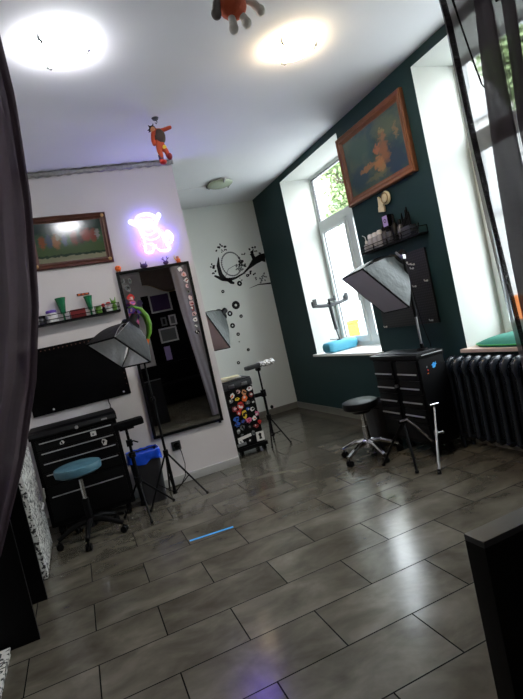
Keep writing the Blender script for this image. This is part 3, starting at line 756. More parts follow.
# ------------------------------------------------------------------ tool chests
def caster(m, x, y, r=.035):
    m.cyl((x-.014, y, r+.001), (x+.014, y, r+.001), r, r, 18)
    m.box((x, y+.012, r*1.9), (.04, .03, .02), None, .003)
    m.box((x-.018, y+.006, r*1.4), (.004, .03, .05)); m.box((x+.018, y+.006, r*1.4), (.004, .03, .05))
    return m
CX0, CX1, CY0, CY1 = -.448, .205, 4.25, 4.60
t = thing('tool_chest', 'black rolling tool chest with five wide drawers under the wide pegboard', 'tool chest', ((CX0+CX1)/2, (CY0+CY1)/2, 0))
obj('body', MB().bx(CX0, CX1, CY0+.012, CY1, .09, .80, .006), 'black_metal', t)
m = MB(); prof = [(CY0-.02, .795), (CY0-.024, .812), (CY0-.005, .842), (CY0+.05, .856), (CY1, .858), (CY1, .795)]
m.prism(prof, (CX0-.008, 0, 0), (0, 1, 0), (0, 0, 1), CX1-CX0+.016)
obj('lid', m, 'black_metal', t, flat=True)
zz = [(.70, .785, .755), (.612, .695, .672), (.524, .607, .590), (.42, .519, .500), (.13, .415, .325)]
for i, (a, b_, c) in enumerate(zz):
    d = obj('drawer', MB().bx(CX0+.03, CX1-.03, CY0, CY0+.014, a, b_, .003), 'black_gloss', t)
    h = MB().bx(CX0+.055, CX1-.05, CY0-.014, CY0-.006, c, c+.0085, .002)
    for q in (CX0+.09, CX1-.09): h.bx(q, q+.012, CY0-.008, CY0, c+.001, c+.007)
    obj('handle', h, 'pull', d, label='silver pull')
obj('lock', MB().cyl((-.10, CY0-.020, .815), (-.10, CY0-.032, .815), .013, .013, 14), 'pull', t)
sticker(t, (.01, CY0-.0005, .728), (1, 0, 0), (0, 0, 1), .022, 'w', 'g', seed=41, sq=True)
sticker(t, (-.23, CY0-.0005, .725), (1, 0, 0), (0, 0, 1), .020, 'w', 'k', seed=42)
sticker(t, (.075, CY0-.0005, .642), (1, 0, 0), (0, 0, 1), .026, 'w', 'k', seed=43)
obj('badge', MB().box((.115, CY0-.022, .822), (.045, .003, .012), (-.3, 0, 0)), 'decal_grey', t)
for x in (CX0+.06, CX1-.06):
    for y in (CY0+.06, CY1-.07): obj('caster', caster(MB(), x, y), 'black_plastic', t)

# right chest, two columns of drawers facing the room
RX0, RX1, RY0, RY1 = 2.33, 2.575, 3.09, 3.70
t = thing('tool_chest', 'tall black rolling tool chest with two columns of drawers against the dark green wall', 'tool chest', ((RX0+RX1)/2, (RY0+RY1)/2, 0))
obj('body', MB().bx(RX0+.012, RX1, RY0, RY1, .10, .77, .006), 'black_metal', t)
obj('lid', MB().bx(RX0-.008, RX1+.004, RY0-.008, RY1+.008, .770, .808, .010), 'black_gloss', t)
obj('top_tray', MB().bx(RX0+.03, RX1-.03, RY0+.03, RY1-.03, .808, .815, .003), 'grey_plastic', t)
ym = (RY0+RY1)/2
for z0_, z1_, zh in ((.61, .758, .652), (.50, .604, .538), (.385, .494, .426), (.27, .379, .322)):
    for a, b_ in ((RY0+.02, ym-.03), (ym+.03, RY1-.02)):
        d = obj('drawer', MB().bx(RX0, RX0+.014, a, b_, z0_, z1_, .003), 'black_gloss', t)
        h = MB().bx(RX0-.014, RX0-.006, a+.012, b_-.012, zh, zh+.011, .002)
        for q in (a+.04, b_-.05): h.bx(RX0-.008, RX0, q, q+.012, zh+.002, zh+.009)
        obj('handle', h, 'pull', d, label='silver pull')
obj('door', MB().bx(RX0, RX0+.014, RY0+.02, RY1-.02, .13, .262, .003), 'black_gloss', t)
obj('lock', MB().cyl((RX0, ym, .56), (RX0-.02, ym, .56), .014, .014, 14), 'dull_chrome', t)
obj('edge_strip', MB().bx(RX0+.04, RX1-.01, RY0-.012, RY0-.008, .792, .799), 'pull', t)
# bird sticker on the near side
bird = [(-.9, .2), (-.55, .25), (-.25, .6), (.1, .62), (.3, .4), (.75, .75), (.55, .3), (.95, .2), (.5, .05), (.25, -.45), (-.3, -.6), (-.75, -.35), (-.45, -.2), (-.8, -.05), (-.5, 0)]
obj('sticker', MB().prism([(a*.030, b_*.034) for a, b_ in bird], (2.475, RY0-.0002, .70), (1, 0, 0), (0, 0, 1), .001), 'bird_blue', t, label='blue bird shaped sticker', flat=True)
for k, c in enumerate('gro'):
    sticker(t, (2.405+.006*(k % 2), RY0-.0002, .70-k*.025), (1, 0, 0), (0, 0, 1), .007, c, None, seed=60+k)
for x in (RX0+.06, RX1-.06):
    for y in (RY0+.06, RY1-.06): obj('caster', caster(MB(), x, y), 'black_plastic', t)

# ------------------------------------------------------------------ stools
def stool(name, label, x, y, zseat, r, seat_m, gas_m, base_m, rot):
    t = thing(name, label, 'stool', (x, y, 0), rot)
    obj('seat', MB().lathe([(0, -.075), (r*.8, -.075), (r*.97, -.06), (r, -.03), (r*.97, -.008), (r*.85, 0), (0, .002)], (x, y, zseat), 40), seat_m, t)
    obj('seat_plate', MB().cyl((x, y, zseat-.105), (x, y, zseat-.0755), .07, .10, 20), 'black_plastic', t)
    obj('gas_piston', MB().cyl((x, y, .15), (x, y, zseat-.105), .016, .016, 16), gas_m, t)
    obj('gas_column', MB().cyl((x, y, .09), (x, y, .14+.45*(zseat-.2)), .027, .025, 18), base_m, t)
    obj('lever', MB().tube([(x, y, zseat-.09), (x+.10, y-.05, zseat-.092), (x+.13, y-.065, zseat-.10)], .005, 6), 'black_plastic', t)
    obj('hub', MB().lathe([(0, 0), (.042, 0), (.038, .05), (.028, .06), (0, .06)], (x, y, .095), 20), base_m, t)
    for k in range(5):
        a = rot+k*2*PI/5; c, s_ = math.cos(a), math.sin(a); RR = .245
        pts = [(x+.03*c, y+.03*s_, .140), (x+.11*c, y+.11*s_, .132), (x+.19*c, y+.19*s_, .098), (x+RR*c, y+RR*s_, .074)]
        lg = obj('leg', MB().tube(pts, .022, 8, [1, .95, .85, .75]), base_m, t)
        wx, wy = x+RR*c, y+RR*s_
        px, py = -s_, c
        m = MB()
        for d in (-.013, .013): m.cyl((wx+px*(d-.007), wy+py*(d-.007), .0265), (wx+px*(d+.007), wy+py*(d+.007), .0265), .0255, .0255, 16)
        m.cyl((wx, wy, .03), (wx, wy, .066), .007, .007, 8)
        obj('caster', m, 'black_plastic', lg)
    return t
stool('rolling_stool', 'round black seat stool on a chrome five leg base by the right tool chest', 2.085, 3.62, .492, .150, 'black_gloss', 'chrome', 'chrome', 2.13)
stool('rolling_stool', 'round pale blue seat stool on a black wheeled base before the left tool chest', -.155, 4.0, .575, .172, 'blue_seat', 'chrome', 'black_plastic', -1.75)

# ------------------------------------------------------------------ tripods
def tripod_stand(t, x, y, hub_z, foot_r, feet, top, m='black_metal', pole_r=.010, brace=True, foot_m='black_plastic', low=.05):
    obj('pole', MB().cyl((x, y, low), (x, y, hub_z+.03), pole_r*1.35).cyl((x, y, hub_z), (x, y, (hub_z+top)/2), pole_r*1.1).cyl((x, y, (hub_z+top)/2-.01), (x, y, top), pole_r*.8), m, t)
    obj('collar', MB().cyl((x, y, hub_z-.02), (x, y, hub_z+.03), pole_r*2.2), 'black_plastic', t)
    obj('lower_collar', MB().cyl((x, y, low), (x, y, low+.03), pole_r*2), 'black_plastic', t)
    obj('knob', MB().cyl((x, y-.01, (hub_z+top)/2), (x, y-.045, (hub_z+top)/2), .010, .012, 10).cyl((x, y, (hub_z+top)/2-.02), (x, y, (hub_z+top)/2+.02), pole_r*1.9), 'black_plastic', t)
    for fx, fy in feet:
        lg = MB().tube([(x+(fx-x)*.04, y+(fy-y)*.04, hub_z), (fx, fy, .012)], .008, 8)
        o = obj('leg', lg, m, t)
        obj('rubber_foot', MB().sph((fx, fy, .0125), (.012, .012, .0122)), foot_m, o)
        if brace:
            k = .55; q = (x+(fx-x)*k, y+(fy-y)*k, hub_z*(1-k)+.006)
            obj('brace', MB().tube([(x+(fx-x)*.03, y+(fy-y)*.03, low+.015), q], .005, 6), m, o)

# softboxes: centre of the opening, its two edge vectors, light direction, depth
def softbox(t, c, E1, E2, n, depth, outer, inner, diffuser=None, bulge=.10):
    c, E1, E2, n = Vector(c), Vector(E1), Vector(E2), Vector(n).normalized()
    apex = c-n*depth
    cor = [c-E1/2-E2/2, c+E1/2-E2/2, c+E1/2+E2/2, c-E1/2+E2/2]
    r = .055; u1, u2 = E1.normalized(), E2.normalized()
    top = [apex-u1*r-u2*r, apex+u1*r-u2*r, apex+u1*r+u2*r, apex-u1*r+u2*r]
    def side(i, off, N=10):
        j = (i+1) % 4
        mid = (cor[i]+cor[j])/2; od = (mid-c).normalized()
        def fn(a, b_):
            p = cor[i].lerp(cor[j], a).lerp(top[i].lerp(top[j], a), b_)
            return p+(od*.7-n*.7)*math.sin(b_*PI)*bulge*depth*1.2+(od-n*.3)*off
        return fn
    m = MB()
    for i in range(4): m.grid(side(i, .004), 10, 10)
    bmesh.ops.remove_doubles(m.b, verts=m.b.verts, dist=.0005)
    obj('outer_shell', m, outer, t)
    m = MB()
    for i in range(4): m.grid(side(i, -.004), 10, 10)
    obj('reflective_lining', m, inner, t)
    hem = MB()
    for i in range(4): hem.tube([cor[i], cor[(i+1) % 4]], .007, 6)
    obj('edge_piping', hem, 'black_fabric', t)
    for i in range(4):
        f0, f1 = side(i, -.009), None
        pts = [side(i, -.010)(0.015, b_/8) for b_ in range(9)]
        obj('rib', MB().tube(pts, .004, 6), 'black_metal', t)
    m = MB(); q = Vector((0, 0, 1)).rotation_difference(-n).to_matrix().to_4x4()
    mm = MB().lathe([(0, -.01), (r*1.35, -.01), (r*1.4, .02), (.035, .03), (.03, .11), (.0, .11)], apex, 20, q)
    obj('lamp_holder', mm, 'black_plastic', t)
    mm = MB().lathe([(0, 0), (.018, .0), (.03, .03), (.032, .08), (.015, .11), (0, .11)], apex+n*.012, 14, Vector((0, 0, 1)).rotation_difference(n).to_matrix().to_4x4())
    obj('bulb', mm, 'white', t)
    if diffuser:
        dd = MB(); k = .006
        dd.grid(lambda a, b_: cor[0].lerp(cor[1], a).lerp(cor[3].lerp(cor[2], a), b_)+n*(.004+.010*math.sin(a*PI)*math.sin(b_*PI)), 8, 8)
        obj('diffuser', dd, diffuser, t)
    return apex-n*.06

# left softbox light
t = thing('softbox_light', 'black softbox with open silver lining on a tripod before the mirror', 'studio light', (.535, 4.25, 0))
a = softbox(t, (.335, 4.1, 1.308), (.236, .144, -.244), (.195, -.313, .004), (-.557, -.356, -.75), .26, 'soft_black', 'silver_fabric')
tripod_stand(t, .53, 4.25, .40, .3, [(.77, 4.11), (.297, 4.135), (.525, 4.53)], 1.34)
obj('tilt_bracket', MB().tube([(.53, 4.25, 1.335), (.535, 4.24, 1.40), tuple(a)], .009, 8).sph((.53, 4.25, 1.345), .02), 'black_plastic', t)

# right softbox light: stands behind the chest, tall pole
t = thing('softbox_light', 'softbox with a grey diffuser and satin back, tilted down over the right tool chest', 'studio light', (2.45, 3.44, 0))
a = softbox(t, (2.263, 3.349, 1.336), (-.087, -.447, .017), (.283, -.068, -.348), (-.758, .124, -.641), .30, 'dark_silver', 'silver_fabric', 'diffuser')
px_, py_ = 2.478, 3.19
obj('pole', MB().cyl((px_, py_, .83), (px_, py_, 1.50), .009), 'dull_chrome', t)
obj('pole_sleeve', MB().cyl((px_, py_, 1.08), (px_, py_, 1.16), .014).cyl((px_, py_, 1.16), (px_, py_, 1.56), .012), 'black_plastic', t)
obj('clamp_base', MB().cyl((px_, py_, .8155), (px_, py_, .832), .045, .040, 20).cyl((px_, py_, .832), (px_, py_, .87), .015), 'black_plastic', t)
obj('tilt_bracket', MB().tube([(px_, py_, 1.53), (px_+.01, py_+.09, 1.60), tuple(a)], .009, 8).box((px_, py_, 1.55), (.03, .025, .035), None, .005), 'dull_chrome', t)
obj('cord', MB().tube([(px_+.02, py_+.02, 1.50), (px_+.035, py_+.01, 1.2), (px_+.05, py_, 1.0), (px_+.075, py_-.01, .85), (px_+.09, py_+.01, .8195)], .0035, 6), 'black', t)

# rear softbox light, standing behind the partition
t = thing('softbox_light', 'softbox with a pinkish diffuser standing behind the partition corner, before the mural', 'studio light', (1.08, 5.40, 0))
a = softbox(t, (1.351, 5.298, 1.314), (.197, -.429, .005), (.208, .09, -.414), (-.794, -.371, -.481), .33, 'dark_silver', 'silver_fabric', 'pink_diff', bulge=.03)
tripod_stand(t, 1.06, 5.45, .45, .3, [(1.06, 5.75), (.80, 5.30), (1.20, 5.20)], 1.40)
obj('tilt_bracket', MB().tube([(1.06, 5.45, 1.38), (1.20, 5.46, 1.50), tuple(a)], .009, 8), 'black_plastic', t)

# left armrest on a tripod
t = thing('armrest_stand', 'black padded armrest on a tripod between the left tool chest and the softbox stand', 'armrest', (.252, 4.07, 0))
obj('pad', MB().box((.275, 4.06, .757), (.235, .13, .055), (0, R(-1), 0), .018), 'black_fabric', t)
obj('mount_plate', MB().bx(.20, .31, 4.02, 4.10, .716, .7285), 'black_plastic', t)
tripod_stand(t, .252, 4.07, .30, .25, [(.262, 3.862), (.50, 4.21), (.09, 4.19)], .7165, pole_r=.014, brace=False, low=.10)
obj('clamp_lever', MB().tube([(.252, 4.055, .60), (.28, 4.03, .62), (.315, 4.02, .60)], .006, 6).cyl((.252, 4.07, .58), (.252, 4.07, .63), .024), 'black_plastic', t)

# waste bin with a blue bag
bx0, bx1, by0, by1 = .232, .492, 4.325, 4.53
t = thing('waste_bin', 'dark grey waste bin lined with a bright blue bag, behind the armrest tripod', 'waste bin', ((bx0+bx1)/2, (by0+by1)/2, 0))
def tub(m, x0, x1, y0, y1, z0, z1, s, th=.005):
    tmp = bmesh.new()
    cx_, cy_ = (x0+x1)/2, (y0+y1)/2
    def ring(z, k, inset):
        hx, hy = (x1-x0)/2*k-inset, (y1-y0)/2*k-inset; rr_ = .035; out = []
        for sx, sy, a0 in ((1, 1, 0), (-1, 1, 90), (-1, -1, 180), (1, -1, 270)):
            for q in range(5):
                an = R(a0+q*22.5); out.append(tmp.verts.new((cx_+sx*(hx-rr_)+rr_*math.cos(an), cy_+sy*(hy-rr_)+rr_*math.sin(an), z)))
        return out
    A = ring(z0, s, 0); B = ring(z1, 1, 0); C = ring(z1, 1, th); D = ring(z0+th, s, th)
    for P, Q in ((A, B), (B, C), (C, D)):
        for i in range(20):
            j = (i+1) % 20; tmp.faces.new((P[i], P[j], Q[j], Q[i]))
    tmp.faces.new(A[::-1]); tmp.faces.new(D)
    bmesh.ops.recalc_face_normals(tmp, faces=tmp.faces); m.merge(tmp); return m
obj('body', tub(MB(), bx0, bx1, by0, by1, 0, .44, .82), 'bin_grey', t)
m = MB(); cxx, cyy = (bx0+bx1)/2, (by0+by1)/2
def bag(i, j):
    an = i*2*PI
    k = (abs(math.cos(an))**8+abs(math.sin(an))**8)**(-1/8)
    hx, hy = (bx1-bx0)/2, (by1-by0)/2
    prof = [(-.022, .16), (-.010, .32), (-.006, .425), (.002, .452), (.009, .443), (.012+.004*math.sin(an*9), .39), (.013+.007*math.sin(an*7), .362+.016*math.sin(an*5+1))]
    q = j*(len(prof)-1); a_ = int(min(q, len(prof)-2)); f = q-a_
    o = prof[a_][0]*(1-f)+prof[a_+1][0]*f; z = prof[a_][1]*(1-f)+prof[a_+1][1]*f
    sc = .93+.07*min(1, z/.44)
    return Vector((cxx+(hx*sc+o)*k*math.cos(an), cyy+(hy*sc+o)*k*math.sin(an), z+.003*math.sin(an*13)))
m.grid(bag, 80, 12)
bmesh.ops.remove_doubles(m.b, verts=m.b.verts, dist=.0005)
obj('bin_bag', m, 'blue_bag', t)

# wall socket with a plug and cable
t = thing('wall_socket', 'grey wall socket low on the white wall below the mirror', 'socket', (.69, WM, .34))
obj('face_plate', MB().box((.69, WM-.006, .355), (.084, .012, .084), None, .004), 'grey_plastic', t)
obj('socket_well', MB().lathe([(0, .0), (.024, .0), (.026, .012), (.030, .012), (.030, 0)], (.69, WM-.0125, .355), 20, (PI/2, 0, 0)), 'black_plastic', t)
t = thing('power_cable', 'thin black plug and cable hanging from the wall socket to the floor', 'cable', (.71, WM-.03, 0))
obj('plug', MB().cyl((.697, WM-.026, .352), (.697, WM-.06, .35), .017, .013, 14), 'black_plastic', t)
obj('cord', MB().tube([(.70, WM-.058, .35), (.715, WM-.062, .30), (.722, WM-.06, .18), (.70, WM-.055, .07), (.65, WM-.05, .0045), (.585, WM-.06, .0045)], .004, 6), 'black', t)

# ------------------------------------------------------------------ sticker covered trolley at the back
TX0, TX1, TY0, TY1 = 1.303, 1.603, 4.835, 5.17
t = thing('sticker_trolley', 'narrow black trolley covered in colourful stickers behind the partition corner', 'trolley', ((TX0+TX1)/2, (TY0+TY1)/2, 0))
obj('body', MB().bx(TX0, TX1, TY0, TY1, .10, .70, .008), 'black_metal', t)
obj('top_case', MB().bx(TX0-.006, TX1+.006, TY0-.006, TY1, .705, .775, .012).bx(TX0, TX1, TY0, TY1, .775, .79, .006), 'grey_plastic', t)
obj('base', MB().bx(TX0+.01, TX1+.03, TY0-.01, TY1, .062, .10, .006), 'black_plastic', t)
obj('latch', MB().bx(TX0+.05, TX0+.11, TY0-.016, TY0-.006, .715, .75, .003), 'dull_chrome', t)
obj('latch', MB().bx(TX1-.11, TX1-.05, TY0-.016, TY0-.006, .715, .75, .003), 'dull_chrome', t)
for z in (.53, .33): obj('seam_strip', MB().bx(TX0+.008, TX1-.008, TY0-.003, TY0, z, z+.006), 'black_gloss', t)
for x in (TX0+.05, TX1-.0):
    for y in (TY0+.05, TY1-.06): obj('caster', caster(MB(), x, y, .03), 'black_plastic', t)
rr = random.Random(11)
lay = [(.07, .64, .026, 'w', 'o'), (.14, .665, .022, 'q', 'k'), (.20, .645, .028, 't', 'k'), (.265, .665, .024, 'w', 'd'), (.045, .59, .020, 'g', 'w'), (.11, .595, .020, 'y', 'k'), (.19, .585, .028, 'o', 'w'), (.265, .60, .024, 'd', 'w'),
       (.13, .52, .036, 'r', 'w'), (.065, .50, .034, 'd', 'q'), (.215, .53, .022, 'g', 'w'), (.275, .53, .020, 'k', 'w'), (.10, .455, .022, 'r', 'w'), (.155, .425, .036, 'y', 'k'), (.245, .455, .026, 'w', 'k'), (.20, .47, .018, 'b', 'w'),
       (.06, .40, .026, 'b', 'k'), (.055, .345, .030, 'b', 'm'), (.12, .36, .024, 'm', 'b'), (.185, .355, .028, 'p', 'r'), (.245, .36, .024, 'w', 'o'), (.285, .40, .024, 'p', 'w'), (.29, .31, .018, 'r', 'd'),
       (.10, .30, .030, 'g', 'k'), (.18, .285, .022, 'k', 'g'), (.245, .28, .022, 'd', 'w'), (.05, .275, .02, 'g', 'w'), (.075, .225, .024, 'k', 'g'), (.05, .16, .026, 'w', 'g'), (.20, .215, .020, 'g', 'k'), (.15, .15, .022, 'k', 'w')]
for i, (x, z, r, c, c2) in enumerate(lay):
    sticker(t, (TX0+x, TY0-.0004, z), (1, 0, 0), (0, 0, 1), r*1.12, c, c2, seed=100+i)
obj('sticker', MB().box((TX0+.10, TY0-.0012, .20), (.15, .0014, .030), (0, R(-6), 0)), 'paper', t, label='long white sticker')
obj('sticker', MB().box((TX0+.055, TY0-.0012, .135), (.10, .0014, .03), (0, R(-3), 0)), 'decal_grey', t, label='long grey sticker')
obj('sticker', MB().box((TX0+.265, TY0-.0012, .165), (.085, .0014, .095), (0, R(2), 0)), 'paper', t, label='square white sticker')
obj('sticker_print', MB().prism([(-.016, -.03), (.016, -.03), (.010, .0), (.018, .02), (0, .036), (-.018, .02), (-.010, 0)], (TX0+.265, TY0-.0020, .165), (1, 0, 0), (0, 0, 1), .001), 'decal', t, flat=True)
st = thing('paper_stack', 'loose cream papers lying on top of the sticker trolley', 'papers', (1.42, 4.96, .79))
for i in range(7):
    obj('sheet', MB().box((1.415+rr.uniform(-.02, .01), 4.97+rr.uniform(-.02, .02), .7925+i*.0042), (.22, .16, .003), (0, 0, rr.uniform(-.25, .25)), .0006), 'paper' if i % 2 else 'cream', st)

t = thing('armrest_stand', 'black padded armrest with crumpled wrap on a tripod beside the sticker trolley', 'armrest', (1.745, 4.95, 0))
obj('pad', MB().box((1.73, 4.95, .862), (.24, .11, .040), (0, R(-2), 0), .014), 'grey_plastic', t)
m = MB()
def wrap(i, j):
    x = 1.76+i*.165; an = j*2*PI
    k = 1+.13*math.sin(i*17+an*3)+.10*math.sin(i*31-an*5)
    return Vector((x, 4.95+.064*k*math.cos(an), .866+(x-1.8)*.03+.031*k*math.sin(an)))
m.grid(wrap, 14, 20)
obj('clear_wrap', m, 'white', t, flat=True)
tripod_stand(t, 1.745, 4.95, .30, .2, [(1.874, 4.815), (1.81, 5.13), (1.668, 4.835)], .845, pole_r=.012, low=.10)
obj('tilt_head', MB().cyl((1.745, 4.92, .825), (1.745, 4.98, .825), .022), 'black_plastic', t)
obj('side_arm', MB().box((1.70, 4.945, .56), (.12, .03, .04), None, .006).cyl((1.745, 4.95, .53), (1.745, 4.95, .60), .028), 'black_plastic', t)
obj('clip', MB().sph((1.80, 4.94, .40), (.018, .016, .020)), 'black_plastic', t)

# ------------------------------------------------------------------ mural decals on the back wall (plain branch, leaves and rings)
YD = WB-.0015
t = thing('wall_decal', 'black wall decal of a leafy branch high on the back wall in the corner', 'wall decal', (2.4, WB, 1.9))
def dec(name, pts, m='decal'):
    return obj(name, MB().prism(pts, (0, YD, 0), (1, 0, 0), (0, 0, 1), .001), m, t, flat=True)
def ribbon(pts, ws):
    P = [Vector((a, b_)) for a, b_ in pts]; L_, R_ = [], []
    for i, p in enumerate(P):
        d = (P[min(i+1, len(P)-1)]-P[max(i-1, 0)]).normalized(); n = Vector((-d.y, d.x))
        L_.append(p+n*ws[i]); R_.append(p-n*ws[i])
    return [(v.x, v.y) for v in L_+R_[::-1]]
dec('branch', ribbon([(1.985, 2.045), (2.08, 1.985), (2.17, 1.955), (2.28, 1.965), (2.40, 2.005), (2.50, 2.07), (2.60, 2.14), (2.70, 2.175), (2.768, 2.165)], [.012, .028, .026, .014, .010, .018, .045, .050, .065]))
dec('branch', ribbon([(2.16, 1.97), (2.20, 1.915), (2.24, 1.895)], [.030, .024, .012]))
dec('branch', ribbon([(2.13, 1.96), (2.075, 2.05), (2.07, 2.17), (2.10, 2.28)], [.024, .030, .024, .006]))
dec('branch', ribbon([(2.61, 2.16), (2.585, 2.24), (2.62, 2.31)], [.035, .022, .006]))
dec('twig', ribbon([(2.44, 1.79), (2.58, 1.815), (2.768, 1.80)], [.002, .006, .012]))
dec('twig', ribbon([(2.13, 2.0), (2.2, 2.10), (2.32, 2.14), (2.40, 2.06)], [.003, .004, .004, .003]), 'decal_grey')
def leaf(x, z, s, an, m='decal'):
    pol = [(0, 0), (.35, .32), (.8, .25), (1, 0), (.8, -.25), (.35, -.32)]
    c, q = math.cos(an), math.sin(an)
    return [(x+s*(a*c-b_*q), z+s*(a*q+b_*c)) for a, b_ in pol]
rr = random.Random(5)
lv = MB(); lg = MB()
spots = [(1.97, 2.15, .05), (1.99, 2.10, .045), (2.0, 2.20, .04), (2.12, 2.40, .05), (2.19, 2.42, .05), (2.22, 2.36, .04), (2.16, 2.34, .035), (2.58, 2.28, .05), (2.63, 2.31, .05), (2.67, 2.26, .045), (2.60, 2.22, .05), (2.38, 2.20, .06), (2.43, 2.18, .05), (2.40, 2.13, .05), (2.45, 2.11, .04), (2.47, 2.25, .03), (2.5, 2.0, .05), (2.56, 1.98, .04), (2.35, 1.93, .03)]
for x, z, s in spots:
    for k in range(3): lv.prism(leaf(x+rr.uniform(-.02, .02), z+rr.uniform(-.02, .02), s*rr.uniform(.6, 1), rr.uniform(0, 6.28)), (0, YD, 0), (1, 0, 0), (0, 0, 1), .001)
for k in range(34):
    an = k/34*2*PI
    lg.prism(leaf(2.26+.135*math.cos(an), 2.16+.15*math.sin(an)*1.05, .034, an+1.4), (0, YD, 0), (1, 0, 0), (0, 0, 1), .001)
for k in range(16):
    lg.prism(leaf(2.62+rr.uniform(-.06, .10), 1.88+rr.uniform(-.07, .09), .032, rr.uniform(0, 6.28)), (0, YD, 0), (1, 0, 0), (0, 0, 1), .001)
    lg.prism(leaf(2.38+rr.uniform(-.07, .05), 2.05+rr.uniform(-.04, .08), .03, rr.uniform(0, 6.28)), (0, YD, 0), (1, 0, 0), (0, 0, 1), .001)
obj('leaves', lv, 'decal', t, flat=True); obj('leaves', lg, 'decal_grey', t, flat=True)
def ring(x, z, r, hole, label):
    m = MB(); n = 22; tmp = bmesh.new(); o_, i_ = [], []
    for k in range(n):
        an = k*2*PI/n; rj = r*(1+.05*(k % 2))
        o_.append((x+rj*math.cos(an), z+rj*math.sin(an))); i_.append((x+hole*math.cos(an), z+hole*math.sin(an)))
    V = [[tmp.verts.new((a_, YD+d, b_)) for a_, b_ in L_] for L_, d in ((o_, -.001), (i_, -.001), (i_, .0005), (o_, .0005))]
    for q in range(4):
        A, B = V[q], V[(q+1) % 4]
        for k in range(n): tmp.faces.new((A[k], A[(k+1) % n], B[(k+1) % n], B[k]))
    bmesh.ops.recalc_face_normals(tmp, faces=tmp.faces); m.merge(tmp)
    return single('ring_decal', m, 'decal', label, 'wall decal', 'black ring decals on the back wall', flat=True)

ring(2.19, 1.60, .056, .018, 'largest black ring decal, near the top of the trail of rings')
ring(2.08, 1.504, .036, .014, 'middle sized black ring decal just right of the rear softbox top')
ring(2.228, 1.437, .024, .006, 'small black ring decal to the lower right of the largest ring')
ring(2.078, 1.336, .034, .012, 'middle sized black ring decal halfway up, level with the softbox rib')
ring(2.129, 1.205, .024, .008, 'small black ring decal in the lower half of the trail')
ring(2.222, .966, .022, .003, 'solid looking small black decal farthest right on the bare wall')
ring(2.042, .824, .022, .008, 'small black ring decal just above the armrest pad')
ring(2.312, 1.88, .036, .010, 'middle sized black ring decal right below the branch')
ring(2.052, 1.816, .022, .007, 'small black ring decal left below the branch')
ring(2.121, 1.102, .009, .003, 'tiny black dot decal low in the trail')
ring(2.449, 1.966, .020, .006, 'small black ring decal hanging under the middle of the branch')

# ------------------------------------------------------------------ right wall shelf and its bottles
RS = 1.70
wire_shelf('wall_shelf', 'black wire shelf crowded with clear bottles on the dark green wall', 'y', 3.20, 4.02, RS, WR, .105, .06)
s1 = RS+.0105; xs = WR-.055
def bottle(y, r, h, body, cap, label, neck=.4, cat='bottle', name='bottle', dx=0, hn=.25):
    t = thing(name, label, cat, (xs+dx, y, s1))
    hb = h*(1-hn)
    obj('body', MB().lathe([(0, 0), (r*.92, 0), (r, .006), (r, hb*.82), (r*neck, hb), (0, hb)], (xs+dx, y, s1), 20), body, t)
    obj('cap', MB().lathe([(0, 0), (r*neck*1.05, 0), (r*neck*1.05, h*hn*.7), (r*neck*.7, h*hn), (0, h*hn)], (xs+dx, y, s1+hb+.0003), 16), cap, t)
    return t
t = bottle(3.975, .030, .11, 'clear', 'white', 'cloudy squeeze bottle with a bent spout at the window end of the green wall shelf')
obj('spout', MB().tube([(xs, 3.975, s1+.105), (xs-.004, 3.975, s1+.145), (xs-.01, 4.005, s1+.165)], .004, 6), 'white', t)
bottle(3.895, .034, .15, 'clear', 'white', 'clear bottle with a pale cap, second from the window end of the green wall shelf', .75)
bottle(3.822, .033, .15, 'clear', 'white', 'clear bottle with a pale cap, third from the window end of the green wall shelf', .75)
bottle(3.752, .031, .155, 'clear', 'white', 'clear bottle with a pale cap, fourth from the window end of the green wall shelf', .75)
t = bottle(3.675, .034, .17, 'clear_dark', 'black', 'smoky grey bottle left of the lilac labelled box on the green wall shelf', .6)
bottle(3.60, .036, .14, 'clear_dark', 'black', 'squat smoky jar under the lilac labelled box on the green wall shelf', .95, 'jar', 'jar')
t = thing('label_box', 'small black box with a lilac label standing on a jar on the shelf', 'box', (xs, 3.60, s1+.1404))
obj('carton', MB().box((xs, 3.60, s1+.1415+.052), (.055, .075, .104), None, .003), 'black_plastic', t)
obj('label', MB().box((xs-.0285, 3.60, s1+.1415+.056), (.002, .066, .088), None), 'lilac', t, label='lilac label')
obj('emblem', MB().lathe([(.010, 0), (.018, 0), (.018, .001), (.010, .001), (.010, 0)], (xs-.0298, 3.60, s1+.1415+.058), 16, (0, -PI/2, 0)), 'dark_purple', t)
bottle(3.525, .033, .235, 'black_gloss', 'black', 'tall black bottle right of the lilac labelled box on the green wall shelf', .35, hn=.3)
bottle(3.452, .030, .17, 'clear_dark', 'black', 'shorter smoky bottle between the tall black bottle and the black tool rack', .5)
t = thing('tool_rack', 'dark rack bristling with black tools near the far end of the green wall shelf', 'tool rack', (xs, 3.36, s1))
obj('holder', MB().bx(xs-.035, xs+.035, 3.30, 3.415, s1, s1+.09, .004), 'grey_plastic', t)
for k in range(6):
    y = 3.312+k*.018; h = .16+.045*math.sin(k*1.3)
    obj('tool', MB().tube([(xs-.01, y, s1+.08), (xs-.012, y-.004, s1+h), (xs-.018, y-.012, s1+h+.035)], .0065, 8, [1, 1.25, .8]), 'black_gloss', t)
t = thing('rubber_strap', 'dark looped rubber strap at the near end of the green wall shelf', 'strap', (xs, 3.25, s1))
obj('loop', MB().tube([(xs+.02*math.cos(q*PI/8), 3.252+.032*math.cos(q*PI/8+.6), s1+.043+.038*math.sin(q*PI/8)) for q in range(17)], .0055, 8), 'black', t)
obj('buckle', MB().box((xs-.02, 3.235, s1+.02), (.012, .02, .03), None, .002), 'grey_plastic', t)

